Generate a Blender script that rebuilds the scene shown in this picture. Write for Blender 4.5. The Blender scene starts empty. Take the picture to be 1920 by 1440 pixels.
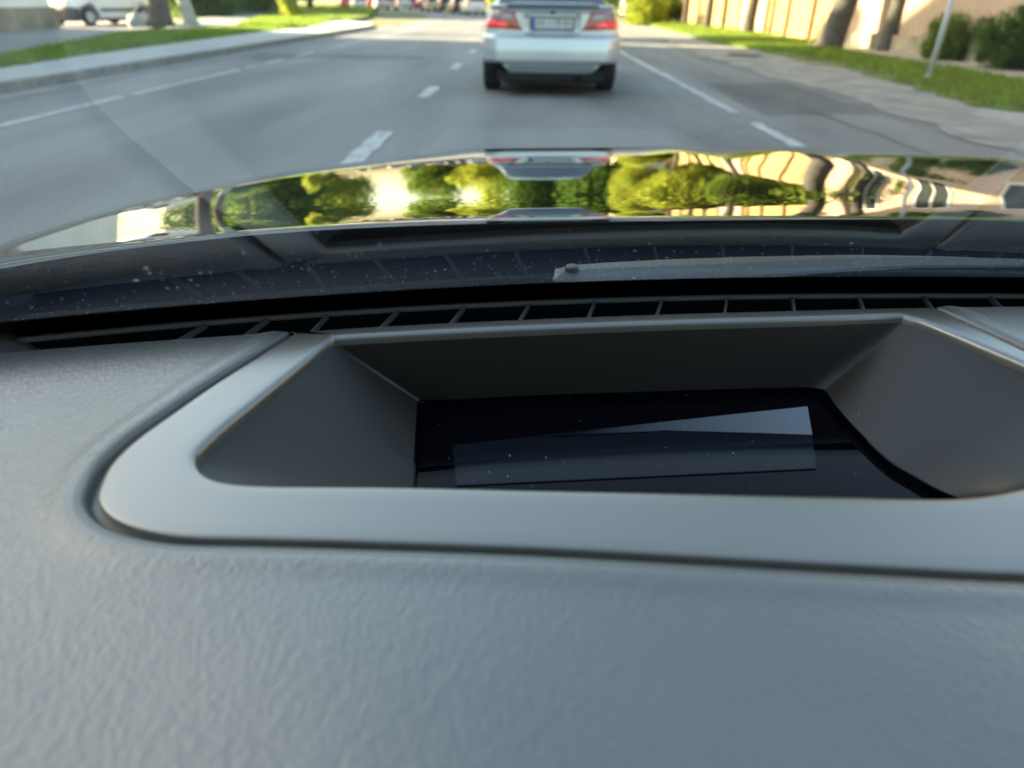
import bpy, bmesh, math, random
import numpy as np
from mathutils import Vector, Matrix
random.seed(7); rng = np.random.default_rng(11)
SC = bpy.context.scene
COL = SC.collection
PI = math.pi
R = math.radians

# ------------------------------------------------------------------ camera
CAM_H = 1.09
FPX = 1276.0                       # focal length in pixels of the 1920 wide photograph
PITCH = math.atan2(717, FPX); YAW = R(.7); ROLL = R(.8)
cf = Vector((-math.sin(YAW)*math.cos(PITCH), math.cos(YAW)*math.cos(PITCH), -math.sin(PITCH)))
r0 = Vector((math.cos(YAW), math.sin(YAW), 0)); u0 = r0.cross(cf)
cr = r0*math.cos(ROLL)+u0*math.sin(ROLL); cu = -r0*math.sin(ROLL)+u0*math.cos(ROLL)
cam = bpy.data.cameras.new('camera'); camo = bpy.data.objects.new('camera', cam); COL.objects.link(camo)
camo.matrix_world = Matrix(((cr.x, cu.x, -cf.x, 0), (cr.y, cu.y, -cf.y, 0), (cr.z, cu.z, -cf.z, CAM_H), (0, 0, 0, 1)))
cam.sensor_width = 36; cam.lens = 36*FPX/1920; cam.clip_start = .01; cam.clip_end = 3000
cam.dof.use_dof = True; cam.dof.focus_distance = .42; cam.dof.aperture_fstop = 7.5
SC.camera = camo
SC.render.resolution_x = 1024; SC.render.resolution_y = 768

# ------------------------------------------------------------------ light
SUN_EL = R(24); sd = Vector((-.97, .25, 0)).normalized()
sun_dir = Vector((sd.x*math.cos(SUN_EL), sd.y*math.cos(SUN_EL), math.sin(SUN_EL)))
w = bpy.data.worlds.new('World'); SC.world = w; w.use_nodes = True
wn = w.node_tree.nodes; sky = wn.new('ShaderNodeTexSky'); sky.sky_type = 'NISHITA'; sky.sun_disc = False
sky.sun_elevation = SUN_EL; sky.sun_rotation = math.atan2(sd.x, sd.y); sky.air_density = 1.3; sky.dust_density = 2.5
w.node_tree.links.new(sky.outputs[0], wn['Background'].inputs[0]); wn['Background'].inputs[1].default_value = .097
sl = bpy.data.lights.new('sun', 'SUN'); sl.energy = 5; sl.angle = R(.53); sl.color = (1, .80, .54)
so = bpy.data.objects.new('sun', sl); COL.objects.link(so); so.rotation_euler = sun_dir.to_track_quat('Z', 'Y').to_euler()
vs = SC.view_settings; vs.view_transform = 'Standard'; vs.look = 'None'; vs.gamma = 1; vs.exposure = 2.82; vs.use_white_balance = True; vs.white_balance_temperature = 7100; vs.white_balance_tint = 5
SC.cycles.max_bounces = 8; SC.cycles.transparent_max_bounces = 12

# ------------------------------------------------------------------ projection helpers
def ray(px, py): return cf+cr*((px-960)/FPX)+cu*((720-py)/FPX)
def U(px, py, z=0.0):
    """point of the horizontal plane z behind a pixel of the photograph"""
    d = ray(px, py); t = (z-CAM_H)/d.z
    return Vector((d.x*t, d.y*t, z))
def UL(pts, z=0.0): return [U(x, y, z) for x, y in pts]

# ------------------------------------------------------------------ materials
def nt(name):
    m = bpy.data.materials.new(name); m.use_nodes = True
    return m, m.node_tree.nodes, m.node_tree.links, m.node_tree.nodes['Principled BSDF']
def mat(name, col, rough=.6, metal=0, noise=None, bump=None, spec=None, coat=0, em=None, ncol=None, sub=None):
    """noise=(scale, amount) varies the colour (towards ncol); bump=(scale, strength, distance)"""
    m, n, l, b = nt(name)
    b.inputs['Base Color'].default_value = (*col, 1); b.inputs['Roughness'].default_value = rough; b.inputs['Metallic'].default_value = metal
    if spec is not None: b.inputs['Specular IOR Level'].default_value = spec
    if coat: b.inputs['Coat Weight'].default_value = coat; b.inputs['Coat Roughness'].default_value = .03
    tc = n.new('ShaderNodeTexCoord')
    if noise:
        t = n.new('ShaderNodeTexNoise'); t.inputs['Scale'].default_value = noise[0]; t.inputs['Detail'].default_value = 6; t.inputs['Roughness'].default_value = .62
        l.new(tc.outputs['Object'], t.inputs['Vector'])
        r = n.new('ShaderNodeValToRGB'); r.color_ramp.elements[0].position = .3; r.color_ramp.elements[1].position = .7
        c2 = ncol or tuple(min(1, c*(1+noise[1])) for c in col); c1 = col if ncol else tuple(c*(1-noise[1]) for c in col)
        r.color_ramp.elements[0].color = (*c1, 1); r.color_ramp.elements[1].color = (*c2, 1)
        l.new(t.outputs['Fac'], r.inputs['Fac']); l.new(r.outputs['Color'], b.inputs['Base Color'])
    if bump:
        t = n.new('ShaderNodeTexNoise'); t.inputs['Scale'].default_value = bump[0]; t.inputs['Detail'].default_value = 4
        l.new(tc.outputs['Object'], t.inputs['Vector'])
        bp = n.new('ShaderNodeBump'); bp.inputs['Strength'].default_value = bump[1]; bp.inputs['Distance'].default_value = bump[2]
        l.new(t.outputs['Fac'], bp.inputs['Height']); l.new(bp.outputs['Normal'], b.inputs['Normal'])
    if em: b.inputs['Emission Color'].default_value = (*em[0], 1); b.inputs['Emission Strength'].default_value = em[1]
    return m

def asphalt_mat(name, base, light):
    m, n, l, b = nt(name)
    tc = n.new('ShaderNodeTexCoord'); mp = n.new('ShaderNodeMapping'); mp.inputs['Scale'].default_value = (1, .16, 1)
    l.new(tc.outputs['Object'], mp.inputs['Vector'])
    a = n.new('ShaderNodeTexNoise'); a.inputs['Scale'].default_value = .9; a.inputs['Detail'].default_value = 5; l.new(mp.outputs[0], a.inputs['Vector'])
    g = n.new('ShaderNodeTexNoise'); g.inputs['Scale'].default_value = 55; g.inputs['Detail'].default_value = 3; l.new(tc.outputs['Object'], g.inputs['Vector'])
    r = n.new('ShaderNodeValToRGB'); r.color_ramp.elements[0].position = .35; r.color_ramp.elements[1].position = .7
    r.color_ramp.elements[0].color = (*base, 1); r.color_ramp.elements[1].color = (*light, 1); l.new(a.outputs['Fac'], r.inputs['Fac'])
    mx = n.new('ShaderNodeMix'); mx.data_type = 'RGBA'; mx.blend_type = 'OVERLAY'; mx.inputs['Factor'].default_value = .55
    l.new(r.outputs['Color'], mx.inputs['A']); l.new(g.outputs['Color'], mx.inputs['B'])
    bw = n.new('ShaderNodeHueSaturation'); bw.inputs['Saturation'].default_value = .45; l.new(mx.outputs['Result'], bw.inputs['Color'])
    l.new(bw.outputs['Color'], b.inputs['Base Color']); b.inputs['Roughness'].default_value = .72
    bp = n.new('ShaderNodeBump'); bp.inputs['Strength'].default_value = .35; bp.inputs['Distance'].default_value = .01
    l.new(g.outputs['Fac'], bp.inputs['Height']); l.new(bp.outputs['Normal'], b.inputs['Normal'])
    return m

def leaf_mat(name, c1, c2):
    m, n, l, b = nt(name); n.remove(b)
    out = n['Material Output']
    g = n.new('ShaderNodeNewGeometry'); t = n.new('ShaderNodeTexNoise'); t.inputs['Scale'].default_value = 1.6; t.inputs['Detail'].default_value = 4
    tc = n.new('ShaderNodeTexCoord'); l.new(tc.outputs['Object'], t.inputs['Vector'])
    ad = n.new('ShaderNodeMath'); ad.operation = 'ADD'; l.new(t.outputs['Fac'], ad.inputs[0])
    mu = n.new('ShaderNodeMath'); mu.operation = 'MULTIPLY'; mu.inputs[1].default_value = .5; l.new(g.outputs['Random Per Island'], mu.inputs[0]); l.new(mu.outputs[0], ad.inputs[1])
    r = n.new('ShaderNodeValToRGB'); r.color_ramp.elements[0].position = .35; r.color_ramp.elements[1].position = 1.0
    r.color_ramp.elements[0].color = (*c1, 1); r.color_ramp.elements[1].color = (*c2, 1); l.new(ad.outputs[0], r.inputs['Fac'])
    d = n.new('ShaderNodeBsdfDiffuse'); tr = n.new('ShaderNodeBsdfTranslucent'); mx = n.new('ShaderNodeMixShader'); mx.inputs[0].default_value = .5
    l.new(r.outputs['Color'], d.inputs['Color']); hs = n.new('ShaderNodeHueSaturation'); hs.inputs['Value'].default_value = 1.7
    l.new(r.outputs['Color'], hs.inputs['Color']); l.new(hs.outputs['Color'], tr.inputs['Color'])
    l.new(d.outputs[0], mx.inputs[1]); l.new(tr.outputs[0], mx.inputs[2]); l.new(mx.outputs[0], out.inputs['Surface'])
    return m

def glass_sheet_mat(name, ior, tint):
    """single sheet of clear glass: Fresnel mirror over a tinted see-through"""
    m, n, l, b = nt(name); n.remove(b); out = n['Material Output']
    f = n.new('ShaderNodeFresnel'); f.inputs['IOR'].default_value = ior
    g = n.new('ShaderNodeBsdfGlossy'); g.inputs['Roughness'].default_value = .004
    t = n.new('ShaderNodeBsdfTransparent'); t.inputs['Color'].default_value = (*tint, 1)
    mx = n.new('ShaderNodeMixShader')
    # both faces of the sheet must read as air-to-glass
    geo = n.new('ShaderNodeNewGeometry'); iv = n.new('ShaderNodeMath'); iv.operation = 'DIVIDE'; iv.inputs[0].default_value = 1; iv.inputs[1].default_value = ior
    sw = n.new('ShaderNodeMix'); sw.data_type = 'FLOAT'; l.new(geo.outputs['Backfacing'], sw.inputs['Factor'])
    sw.inputs['A'].default_value = ior; l.new(iv.outputs[0], sw.inputs['B']); l.new(sw.outputs['Result'], f.inputs['IOR'])
    l.new(f.outputs[0], mx.inputs[0]); l.new(t.outputs[0], mx.inputs[1]); l.new(g.outputs[0], mx.inputs[2]); l.new(mx.outputs[0], out.inputs['Surface'])
    return m

def leather_mat():
    m, n, l, b = nt('grained_dash_pad')
    tc = n.new('ShaderNodeTexCoord')
    b.inputs['Base Color'].default_value = (.062, .064, .06, 1); b.inputs['Roughness'].default_value = .42; b.inputs['Specular IOR Level'].default_value = .85; b.inputs['Coat Weight'].default_value = .6; b.inputs['Coat Roughness'].default_value = .38; b.inputs['Coat IOR'].default_value = 1.7; b.inputs['Sheen Weight'].default_value = .4; b.inputs['Sheen Roughness'].default_value = .35
    v = n.new('ShaderNodeTexVoronoi'); v.feature = 'F1'; v.inputs['Scale'].default_value = 720; v.inputs['Randomness'].default_value = 1
    ns = n.new('ShaderNodeTexNoise'); ns.inputs['Scale'].default_value = 300; ns.inputs['Detail'].default_value = 3
    mpn = n.new('ShaderNodeMapping'); mpn.inputs['Rotation'].default_value = (0, 0, .6); mpn.inputs['Scale'].default_value = (1, .55, 1)
    l.new(tc.outputs['Object'], mpn.inputs['Vector']); l.new(mpn.outputs[0], v.inputs['Vector']); l.new(mpn.outputs[0], ns.inputs['Vector'])
    big = n.new('ShaderNodeTexNoise'); big.inputs['Scale'].default_value = 42; big.inputs['Detail'].default_value = 3
    mp2 = n.new('ShaderNodeMapping'); mp2.inputs['Scale'].default_value = (1, .45, 1); l.new(tc.outputs['Object'], mp2.inputs['Vector']); l.new(mp2.outputs[0], big.inputs['Vector'])
    ad = n.new('ShaderNodeMath'); ad.operation = 'ADD'; l.new(v.outputs['Distance'], ad.inputs[0]); l.new(ns.outputs['Fac'], ad.inputs[1])
    b1 = n.new('ShaderNodeBump'); b1.inputs['Strength'].default_value = .38; b1.inputs['Distance'].default_value = .0005; l.new(ad.outputs[0], b1.inputs['Height'])
    b2 = n.new('ShaderNodeBump'); b2.inputs['Strength'].default_value = .17; b2.inputs['Distance'].default_value = .0018; l.new(big.outputs['Fac'], b2.inputs['Height']); l.new(b1.outputs['Normal'], b2.inputs['Normal'])
    l.new(b2.outputs['Normal'], b.inputs['Normal']); l.new(b2.outputs['Normal'], b.inputs['Coat Normal'])
    return m

M = {}
M['asphalt'] = asphalt_mat('asphalt', (.10, .103, .103), (.195, .197, .193))
M['asphalt_old'] = asphalt_mat('worn_side_asphalt', (.15, .148, .145), (.22, .215, .21))
M['sandy'] = mat('sandy_road_edge', (.135, .132, .124), .95, noise=(1.7, .3), ncol=(.31, .295, .26), bump=(30, .4, .02))
M['sandy_grey'] = mat('dusty_gutter', (.17, .165, .155), .95, noise=(3, .3), ncol=(.24, .235, .22))
M['gravel'] = mat('gravel', (.22, .215, .205), .95, noise=(9, .3), ncol=(.36, .35, .33), bump=(40, .5, .02))
M['pave'] = mat('pale_pavement', (.36, .36, .34), .9, noise=(2, .15), bump=(20, .2, .01))
M['kerb'] = mat('kerb_stone', (.2, .2, .19), .9, noise=(6, .25))
M['paving'] = mat('pinkish_sidewalk', (.33, .29, .26), .9, noise=(4, .15))
M['paint'] = mat('worn_road_paint', (.44, .45, .45), .8, noise=(11, .3), ncol=(.2, .2, .2))
_e = [x for x in M['paint'].node_tree.nodes if x.type == 'VALTORGB'][0].color_ramp.elements; _e[0].position = .48; _e[1].position = .64
M['soil'] = mat('soil', (.15, .12, .08), .95, noise=(1.5, .35), ncol=(.12, .16, .05))
M['turf'] = mat('turf', (.13, .125, .05), .95, noise=(1.4, .3), ncol=(.11, .19, .035), bump=(60, .6, .03))
M['blade'] = leaf_mat('grass_blades', (.11, .11, .035), (.16, .26, .045))
M['leaf_dark'] = leaf_mat('leaf_dark', (.03, .07, .015), (.09, .15, .03))
M['leaf_mid'] = leaf_mat('leaf_mid', (.05, .1, .018), (.15, .2, .035))
M['leaf_yel'] = leaf_mat('leaf_yellow', (.13, .18, .025), (.33, .36, .06))
M['bark'] = mat('bark', (.09, .075, .06), .95, noise=(5, .35), bump=(14, .9, .05))
M['bark_grey'] = mat('grey_bark', (.075, .07, .062), .95, noise=(5, .3), bump=(14, .9, .05))
M['lime'] = mat('limewashed_bark', (.42, .44, .4), .9, noise=(3, .25), ncol=(.2, .22, .18))
M['plaster_w'] = mat('white_plaster', (.76, .74, .69), .85, noise=(.8, .08))
M['plaster_b'] = mat('beige_plaster', (.6, .49, .33), .85, noise=(1.2, .14))
M['plaster_p'] = mat('pinkish_plaster', (.34, .25, .19), .85, noise=(1, .16))
M['stone'] = mat('plinth_stone', (.25, .22, .17), .9, noise=(1.6, .4), bump=(4, .8, .08))
M['roof_red'] = mat('red_roof', (.3, .07, .035), .8, noise=(3, .25))
M['roof_grey'] = mat('grey_roof', (.16, .16, .17), .7, noise=(2, .2))
M['wood_p'] = mat('pale_fence_wood', (.31, .22, .10), .8, noise=(2.5, .45))
M['wood_b'] = mat('brown_post_wood', (.2, .12, .06), .8, noise=(6, .3))
M['gate'] = mat('grey_brown_gate', (.27, .22, .19), .75, noise=(3, .15))
M['window'] = mat('house_window', (.03, .035, .04), .08)
M['frame_w'] = mat('white_frame', (.6, .6, .58), .5)
M['black'] = mat('black_plastic', (.012, .012, .013), .55)
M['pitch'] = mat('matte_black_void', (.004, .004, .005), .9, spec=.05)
M['frit'] = mat('black_enamel', (.003, .003, .004), .85, spec=.03)
M['silver'] = mat('silver_paint', (.50, .55, .58), .3, metal=.5, coat=.6)
M['van_w'] = mat('white_van_paint', (.68, .72, .76), .3, coat=.5)
M['greyp'] = mat('grey_bumper_plastic', (.045, .047, .055), .6)
M['tyre'] = mat('tyre_rubber', (.018, .018, .019), .85)
M['alloy'] = mat('alloy', (.4, .41, .43), .3, metal=.8)
M['hubcap'] = mat('white_hubcap', (.55, .56, .58), .4)
M['carglass'] = mat('dark_car_glass', (.012, .018, .024), .04)
M['lamp_red'] = mat('red_lamp', (.55, .01, .02), .12, em=((.9, .015, .03), .10), coat=1)
M['lamp_red2'] = mat('dull_red_lamp', (.3, .012, .015), .15, coat=1)
M['lamp_clear'] = mat('smoky_lamp_lens', (.3, .22, .25), .12, coat=1)
M['lamp_white'] = mat('headlamp', (.6, .6, .6), .1, coat=1)
M['plate'] = mat('plate_white', (.5, .53, .52), .5)
M['plate_blue'] = mat('plate_blue', (.02, .09, .42), .5)
M['plate_ink'] = mat('plate_ink', (.11, .12, .12), .5)
M['chrome'] = mat('chrome', (.5, .5, .5), .15, metal=1)
M['under'] = mat('underbody', (.01, .01, .01), .8)
M['pole'] = mat('pale_painted_pole', (.5, .55, .58), .5, metal=.2)
M['hood'] = mat('black_lacquer', (.004, .004, .005), .03, spec=.9, coat=1)
M['hood'].node_tree.nodes['Principled BSDF'].inputs['Coat IOR'].default_value = 2.2
M['hood'].node_tree.nodes['Principled BSDF'].inputs['Coat Roughness'].default_value = .01
M['screen_glass'] = glass_sheet_mat('windscreen_glass', 1.52, (.93, .97, .96))
M['pad'] = leather_mat()
M['pad_edge'] = mat('dash_pad_edge', (.062, .064, .06), .46, spec=.7, bump=(900, .12, .0002), coat=.4); M['pad_edge'].node_tree.nodes['Principled BSDF'].inputs['Coat Roughness'].default_value = .45
M['bezel'] = mat('satin_bezel', (.078, .073, .06), .36, spec=.8, bump=(1100, .25, .0003), noise=(1500, .1), coat=1)
M['bezel'].node_tree.nodes['Principled BSDF'].inputs['Coat Roughness'].default_value = .27; M['bezel'].node_tree.nodes['Principled BSDF'].inputs['Coat IOR'].default_value = 1.65
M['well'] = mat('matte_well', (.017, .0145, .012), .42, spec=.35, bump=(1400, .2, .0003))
M['groove'] = mat('seam_rubber', (.06, .062, .066), .5)
M['grille'] = mat('vent_plastic', (.08, .08, .085), .4)
M['slot'] = M['pitch']
M['cowl'] = mat('cowl_plastic', (.008, .011, .016), .55, spec=.12, noise=(60, .2), bump=(300, .2, .0005))
M['wiper'] = mat('wiper_plastic', (.055, .064, .075), .45, noise=(90, .12))
M['display'] = mat('display_glass', (.001, .001, .002), .03, spec=.07)
M['lcd'] = mat('lcd_panel', (.004, .006, .009), .08, spec=.12)
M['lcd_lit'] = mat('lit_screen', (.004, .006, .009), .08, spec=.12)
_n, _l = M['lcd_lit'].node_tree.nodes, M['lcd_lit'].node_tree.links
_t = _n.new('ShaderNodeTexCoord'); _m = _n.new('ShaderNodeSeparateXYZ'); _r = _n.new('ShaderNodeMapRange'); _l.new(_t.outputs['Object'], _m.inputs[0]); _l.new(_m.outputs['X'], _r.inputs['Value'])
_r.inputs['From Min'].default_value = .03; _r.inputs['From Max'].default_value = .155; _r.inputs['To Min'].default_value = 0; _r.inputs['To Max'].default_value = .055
_l.new(_r.outputs['Result'], _n['Principled BSDF'].inputs['Emission Strength']); _n['Principled BSDF'].inputs['Emission Color'].default_value = (.22, .34, .55, 1)  # glow rising along x, imitates a bright reflection on the display
M['dust'] = mat('dust_flake', (.85, .87, .88), .9)
M['liner'] = mat('headliner', (.04, .04, .04), .95)
M['seat'] = mat('seat_cloth', (.02, .02, .022), .95)

# ------------------------------------------------------------------ object helpers
def tag(o, label=None, cat=None, group=None, kind=None):
    if label: o['label'] = label
    if cat: o['category'] = cat
    if group: o['group'] = group
    if kind: o['kind'] = kind
    return o
def empty(name, loc=(0, 0, 0), rz=0, label=None, cat=None, group=None):
    o = bpy.data.objects.new(name, None); COL.objects.link(o); o.location = loc; o.rotation_euler = (0, 0, rz); o.empty_display_size = .1
    return tag(o, label, cat, group)
def mesh(name, verts, faces, m, parent=None, smooth=False, mats=None, mi=None, loc=None):
    me = bpy.data.meshes.new(name); me.from_pydata([tuple(v) for v in verts], [], [tuple(int(i) for i in f) for f in faces]); me.update()
    for x in (mats or [m]): me.materials.append(x)
    if mi is not None: me.polygons.foreach_set('material_index', mi)
    if smooth: me.polygons.foreach_set('use_smooth', [True]*len(me.polygons))
    o = bpy.data.objects.new(name, me); COL.objects.link(o)
    if parent: o.parent = parent
    if loc: o.location = loc
    return o
class MB:
    def __init__(s): s.v = []; s.f = []; s.mi = []
    def add(s, vs, fs, mi=0):
        b = len(s.v); s.v += [tuple(v) for v in vs]; s.f += [tuple(i+b for i in f) for f in fs]; s.mi += [mi]*len(fs); return s
    def box(s, x0, x1, y0, y1, z0, z1, mi=0):
        return s.add([(x0, y0, z0), (x1, y0, z0), (x1, y1, z0), (x0, y1, z0), (x0, y0, z1), (x1, y0, z1), (x1, y1, z1), (x0, y1, z1)],
                     [(0, 3, 2, 1), (4, 5, 6, 7), (0, 1, 5, 4), (1, 2, 6, 5), (2, 3, 7, 6), (3, 0, 4, 7)], mi)
    def bar(s, a, b, w, h, mi=0):
        a = Vector(a); b = Vector(b); d = (b-a).normalized(); sd = d.cross(Vector((0, 0, 1)))
        if sd.length < 1e-4: sd = Vector((1, 0, 0))
        sd.normalize(); up = sd.cross(d); q = []
        for p in (a, b):
            for i, j in ((-1, -1), (1, -1), (1, 1), (-1, 1)): q.append(p+sd*i*w/2+up*j*h/2)
        return s.add(q, [(0, 1, 2, 3), (7, 6, 5, 4), (0, 4, 5, 1), (1, 5, 6, 2), (2, 6, 7, 3), (3, 7, 4, 0)], mi)
    def tube(s, pts, rad, n=10, mi=0, cap=True):
        pts = [Vector(p) for p in pts]; vs = []; fs = []
        for i, p in enumerate(pts):
            d = (pts[min(i+1, len(pts)-1)]-pts[max(i-1, 0)]).normalized()
            a = d.cross(Vector((0, 1, 0)) if abs(d.y) < .9 else Vector((1, 0, 0))).normalized(); b = d.cross(a)
            rr = rad[i] if hasattr(rad, '__len__') else rad
            for k in range(n): vs.append(p+(a*math.cos(2*PI*k/n)+b*math.sin(2*PI*k/n))*rr)
        for i in range(len(pts)-1):
            for k in range(n): fs.append((i*n+k, i*n+(k+1) % n, (i+1)*n+(k+1) % n, (i+1)*n+k))
        if cap: fs.append(tuple(range(n))[::-1]); fs.append(tuple((len(pts)-1)*n+k for k in range(n)))
        return s.add(vs, fs, mi)
    def grid(s, P, nu, nv, mi=0, flip=False):
        fs = []
        for i in range(nu-1):
            for j in range(nv-1):
                f = (i*nv+j, (i+1)*nv+j, (i+1)*nv+j+1, i*nv+j+1); fs.append(f[::-1] if flip else f)
        return s.add(P, fs, mi)
    def build(s, name, m, parent=None, smooth=False, mats=None, loc=None):
        return mesh(name, s.v, s.f, m, parent, smooth, mats, s.mi if mats else None, loc)
def copy_tree(o, parent=None):
    c = o.copy(); COL.objects.link(c)
    if parent is not None: c.parent = parent
    for ch in list(o.children): copy_tree(ch, c)
    return c
def lathe(mb, prof, axis='x', n=28, c=(0, 0, 0), mi=0, flip=False):
    vs = []; fs = []
    for (r, h) in prof:
        for k in range(n):
            a = 2*PI*k/n; vs.append((c[0]+h, c[1]+r*math.cos(a), c[2]+r*math.sin(a)))
    for i in range(len(prof)-1):
        for k in range(n):
            f = (i*n+k, i*n+(k+1) % n, (i+1)*n+(k+1) % n, (i+1)*n+k); fs.append(f[::-1] if flip else f)
    mb.add(vs, fs, mi); return mb
def flat(name, pts, z, m, thick=0, kind='structure', jitter=0, label=None, cat=None, group=None):
    """ground sheet from an outline; jitter makes the border ragged"""
    P = []
    for i, p in enumerate(pts):
        q = pts[(i+1) % len(pts)]; L = (Vector(q[:2])-Vector(p[:2])).length; k = max(1, min(120, int(L/.35))) if jitter else 1
        for j in range(k):
            t = j/k; P.append((p[0]+(q[0]-p[0])*t+random.uniform(-1, 1)*jitter, p[1]+(q[1]-p[1])*t+random.uniform(-1, 1)*jitter*1.5, z))
    bm = bmesh.new(); vs = [bm.verts.new(p) for p in P]; f = bm.faces.new(vs); f.normal_update()
    if f.normal.z < 0: f.normal_flip()
    if thick:
        r = bmesh.ops.extrude_face_region(bm, geom=[f]); 
        for v in [g for g in r['geom'] if isinstance(g, bmesh.types.BMVert)]: v.co.z = z
        for v in vs: v.co.z = z-thick
        bmesh.ops.recalc_face_normals(bm, faces=bm.faces)
    bmesh.ops.triangulate(bm, faces=bm.faces)
    me = bpy.data.meshes.new(name); bm.to_mesh(me); bm.free(); me.materials.append(m)
    o = bpy.data.objects.new(name, me); COL.objects.link(o); return tag(o, label, cat, group, kind)

# ================================================================== SETTING
XK, XR = -6.68, 4.75
flat('ground', [(-600, -300), (600, -300), (600, 900), (-600, 900)], -.03, M['soil'])
def bend(x, y):                       # the street swings left beyond 48 m
    d = max(0, y-46); return (x-.0052*d*d if d < 60 else x-.0052*3600-.62*(d-60), y)
ys = list(range(-60, 47, 6))+list(range(46, 170, 4))
flat('road', [bend(XR+1.3 if False else XR, y) for y in ys]+[bend(XK, y) for y in reversed(ys)], .0, M['asphalt'])
flat('side_road', [(XR-.2, 27), (60, 30), (60, 41), (XR-.2, 47)], .004, M['asphalt_old'])
# sandy verge of the carriageway on the right
flat('road_shoulder', [(4.25, -20), (4.3, 5), (4.35, 13), (4.35, 24), (5.0, 27.2), (6.6, 27), (6.2, 17), (6.1, 9), (6.3, 4), (6.5, -20)], .008, M['sandy'], jitter=.2)
flat('gravel_shoulder', [(5.1, -10), (5.0, 7.2), (5.3, 8.9), (6.6, 9.6), (8.6, 9.4), (8.6, -10)], .012, M['gravel'], jitter=.12)
PB = [tuple(p.xy) for p in UL([(617, 40), (600, 44), (555, 52), (500, 58), (420, 68), (300, 84), (165, 102), (0, 128)], .12)]
# left pavement, raised behind a kerb
flat('pavement', [(XK-.02, -30), (XK-.02, 33), (-7.4, 37), (-8.9, 39.5)]+PB+[(-7.6, 5), (-7.4, -30)], .12, M['pave'], thick=.14)
flat('gutter', [(XK-.01, -20), (XK-.01, 38), (-6.35, 38), (-6.1, 20), (-6.15, 5), (-6.1, -20)], .006, M['sandy_grey'], jitter=.05)
kb = MB()
for i in range(46):
    y = -20+i*1.15; kb.box(XK, XK+.13, y, y+1.13, -.02, .125+random.uniform(-.004, .006))
tag(kb.build('kerb', M['kerb']), kind='structure')
flat('yard_path', [(-9.0, -20), (-9.4, 13), (-12.5, 23), (-14.2, 29), (-20, 42), (-60, 44), (-60, -20)], .06, M['asphalt_old'], thick=.08)
flat('side_street', [tuple(p.xy) for p in UL([(300, 55), (350, 36), (400, 30), (440, 26), (520, 17), (580, 17), (600, 24), (500, 31), (480, 34), (445, 46), (420, 54)], .09)], .09, M['asphalt_old'])
def grass_patch(name, pts, z, n, h, label, seed=3):
    o = flat(name+'_base', pts, z, M['turf'], thick=.12, jitter=.09)
    o.name = 'turf'
    xs = [p[0] for p in pts]; yy = [p[1] for p in pts]; poly = np.array([(p[0], p[1]) for p in pts])
    c = rng.uniform((min(xs), min(yy)), (max(xs), max(yy)), (n*4, 2)); ins = np.zeros(len(c), bool)
    for i in range(len(poly)):
        a, b = poly[i], poly[(i+1) % len(poly)]
        cond = (a[1] > c[:, 1]) != (b[1] > c[:, 1])
        with np.errstate(divide='ignore', invalid='ignore'): xi = (b[0]-a[0])*(c[:, 1]-a[1])/(b[1]-a[1])+a[0]
        ins ^= cond & (c[:, 0] < xi)
    c = c[ins][:n]; c = c+rng.normal(0, .07, c.shape); k = len(c)
    an = rng.uniform(0, 2*PI, k); hh = h*rng.uniform(.4, 1.3, k); wd = rng.uniform(.01, .028, k); ln = rng.normal(0, .35, (k, 2))*hh[:, None]
    V = np.zeros((k, 3, 3)); dx = np.cos(an)*wd; dy = np.sin(an)*wd
    V[:, 0] = np.c_[c[:, 0]-dx, c[:, 1]-dy, np.full(k, z-.01)]; V[:, 1] = np.c_[c[:, 0]+dx, c[:, 1]+dy, np.full(k, z-.01)]; V[:, 2] = np.c_[c+ln, z+hh]
    g = mesh('grass', V.reshape(-1, 3), np.arange(3*k).reshape(-1, 3), M['blade'])
    tag(g, label, 'grass', kind='stuff')
grass_patch('left_strip', [(-7.5, 7)]+[(x-.0, y) for x, y in PB[::-1][:-2]]+[tuple(p.xy) for p in UL([(540, 51), (450, 51), (400, 54), (345, 55), (230, 62), (0, 106)], .14)]+[(-8.4, 7)], .14, 15000, .09, 'green grass strip between the left pavement and the yard with the van')
grass_patch('corner', [tuple(p.xy) for p in UL([(556, 52), (600, 44), (618, 39), (610, 33), (560, 30.5), (480, 34), (450, 45), (480, 50)], .145)], .145, 9000, .12, 'sunlit yellow green grass around the thin young tree on the left')
grass_patch('far_left', [tuple(p.xy) for p in UL([(495, 29), (560, 31), (655, 37), (690, 30), (706, 21), (700, 14), (640, 10), (520, 10)], .15)], .15, 9000, .2, 'far green grass bank on the left side of the road bend')
rg = [(5.9, 3), (6.3, 8.3), (5.7, 9.2), (6.0, 11.5), (6.55, 14), (6.9, 17.1), (6.2, 22), (5.9, 27), (8.4, 27), (8.3, 20), (8.15, 12), (8.1, 3)]
rg[0] = (7.0, 7.4); rg[-1] = (8.2, 7.2)
grass_patch('right_strip', rg, .05, 16000, .11, 'green grass verge on the right between sandy shoulder and sidewalk')
grass_patch('right_far', [(6.4, 31), (7.0, 46), (9.4, 46), (9.4, 24), (8.6, 24), (8.4, 27)], .05, 7000, .14, 'sunlit yellow green grass below the pale fence on the right')
flat('sidewalk', [(8.2, -20), (8.25, 20), (8.6, 25), (9.62, 25), (9.62, -20)], .06, M['paving'], thick=.08)

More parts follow.
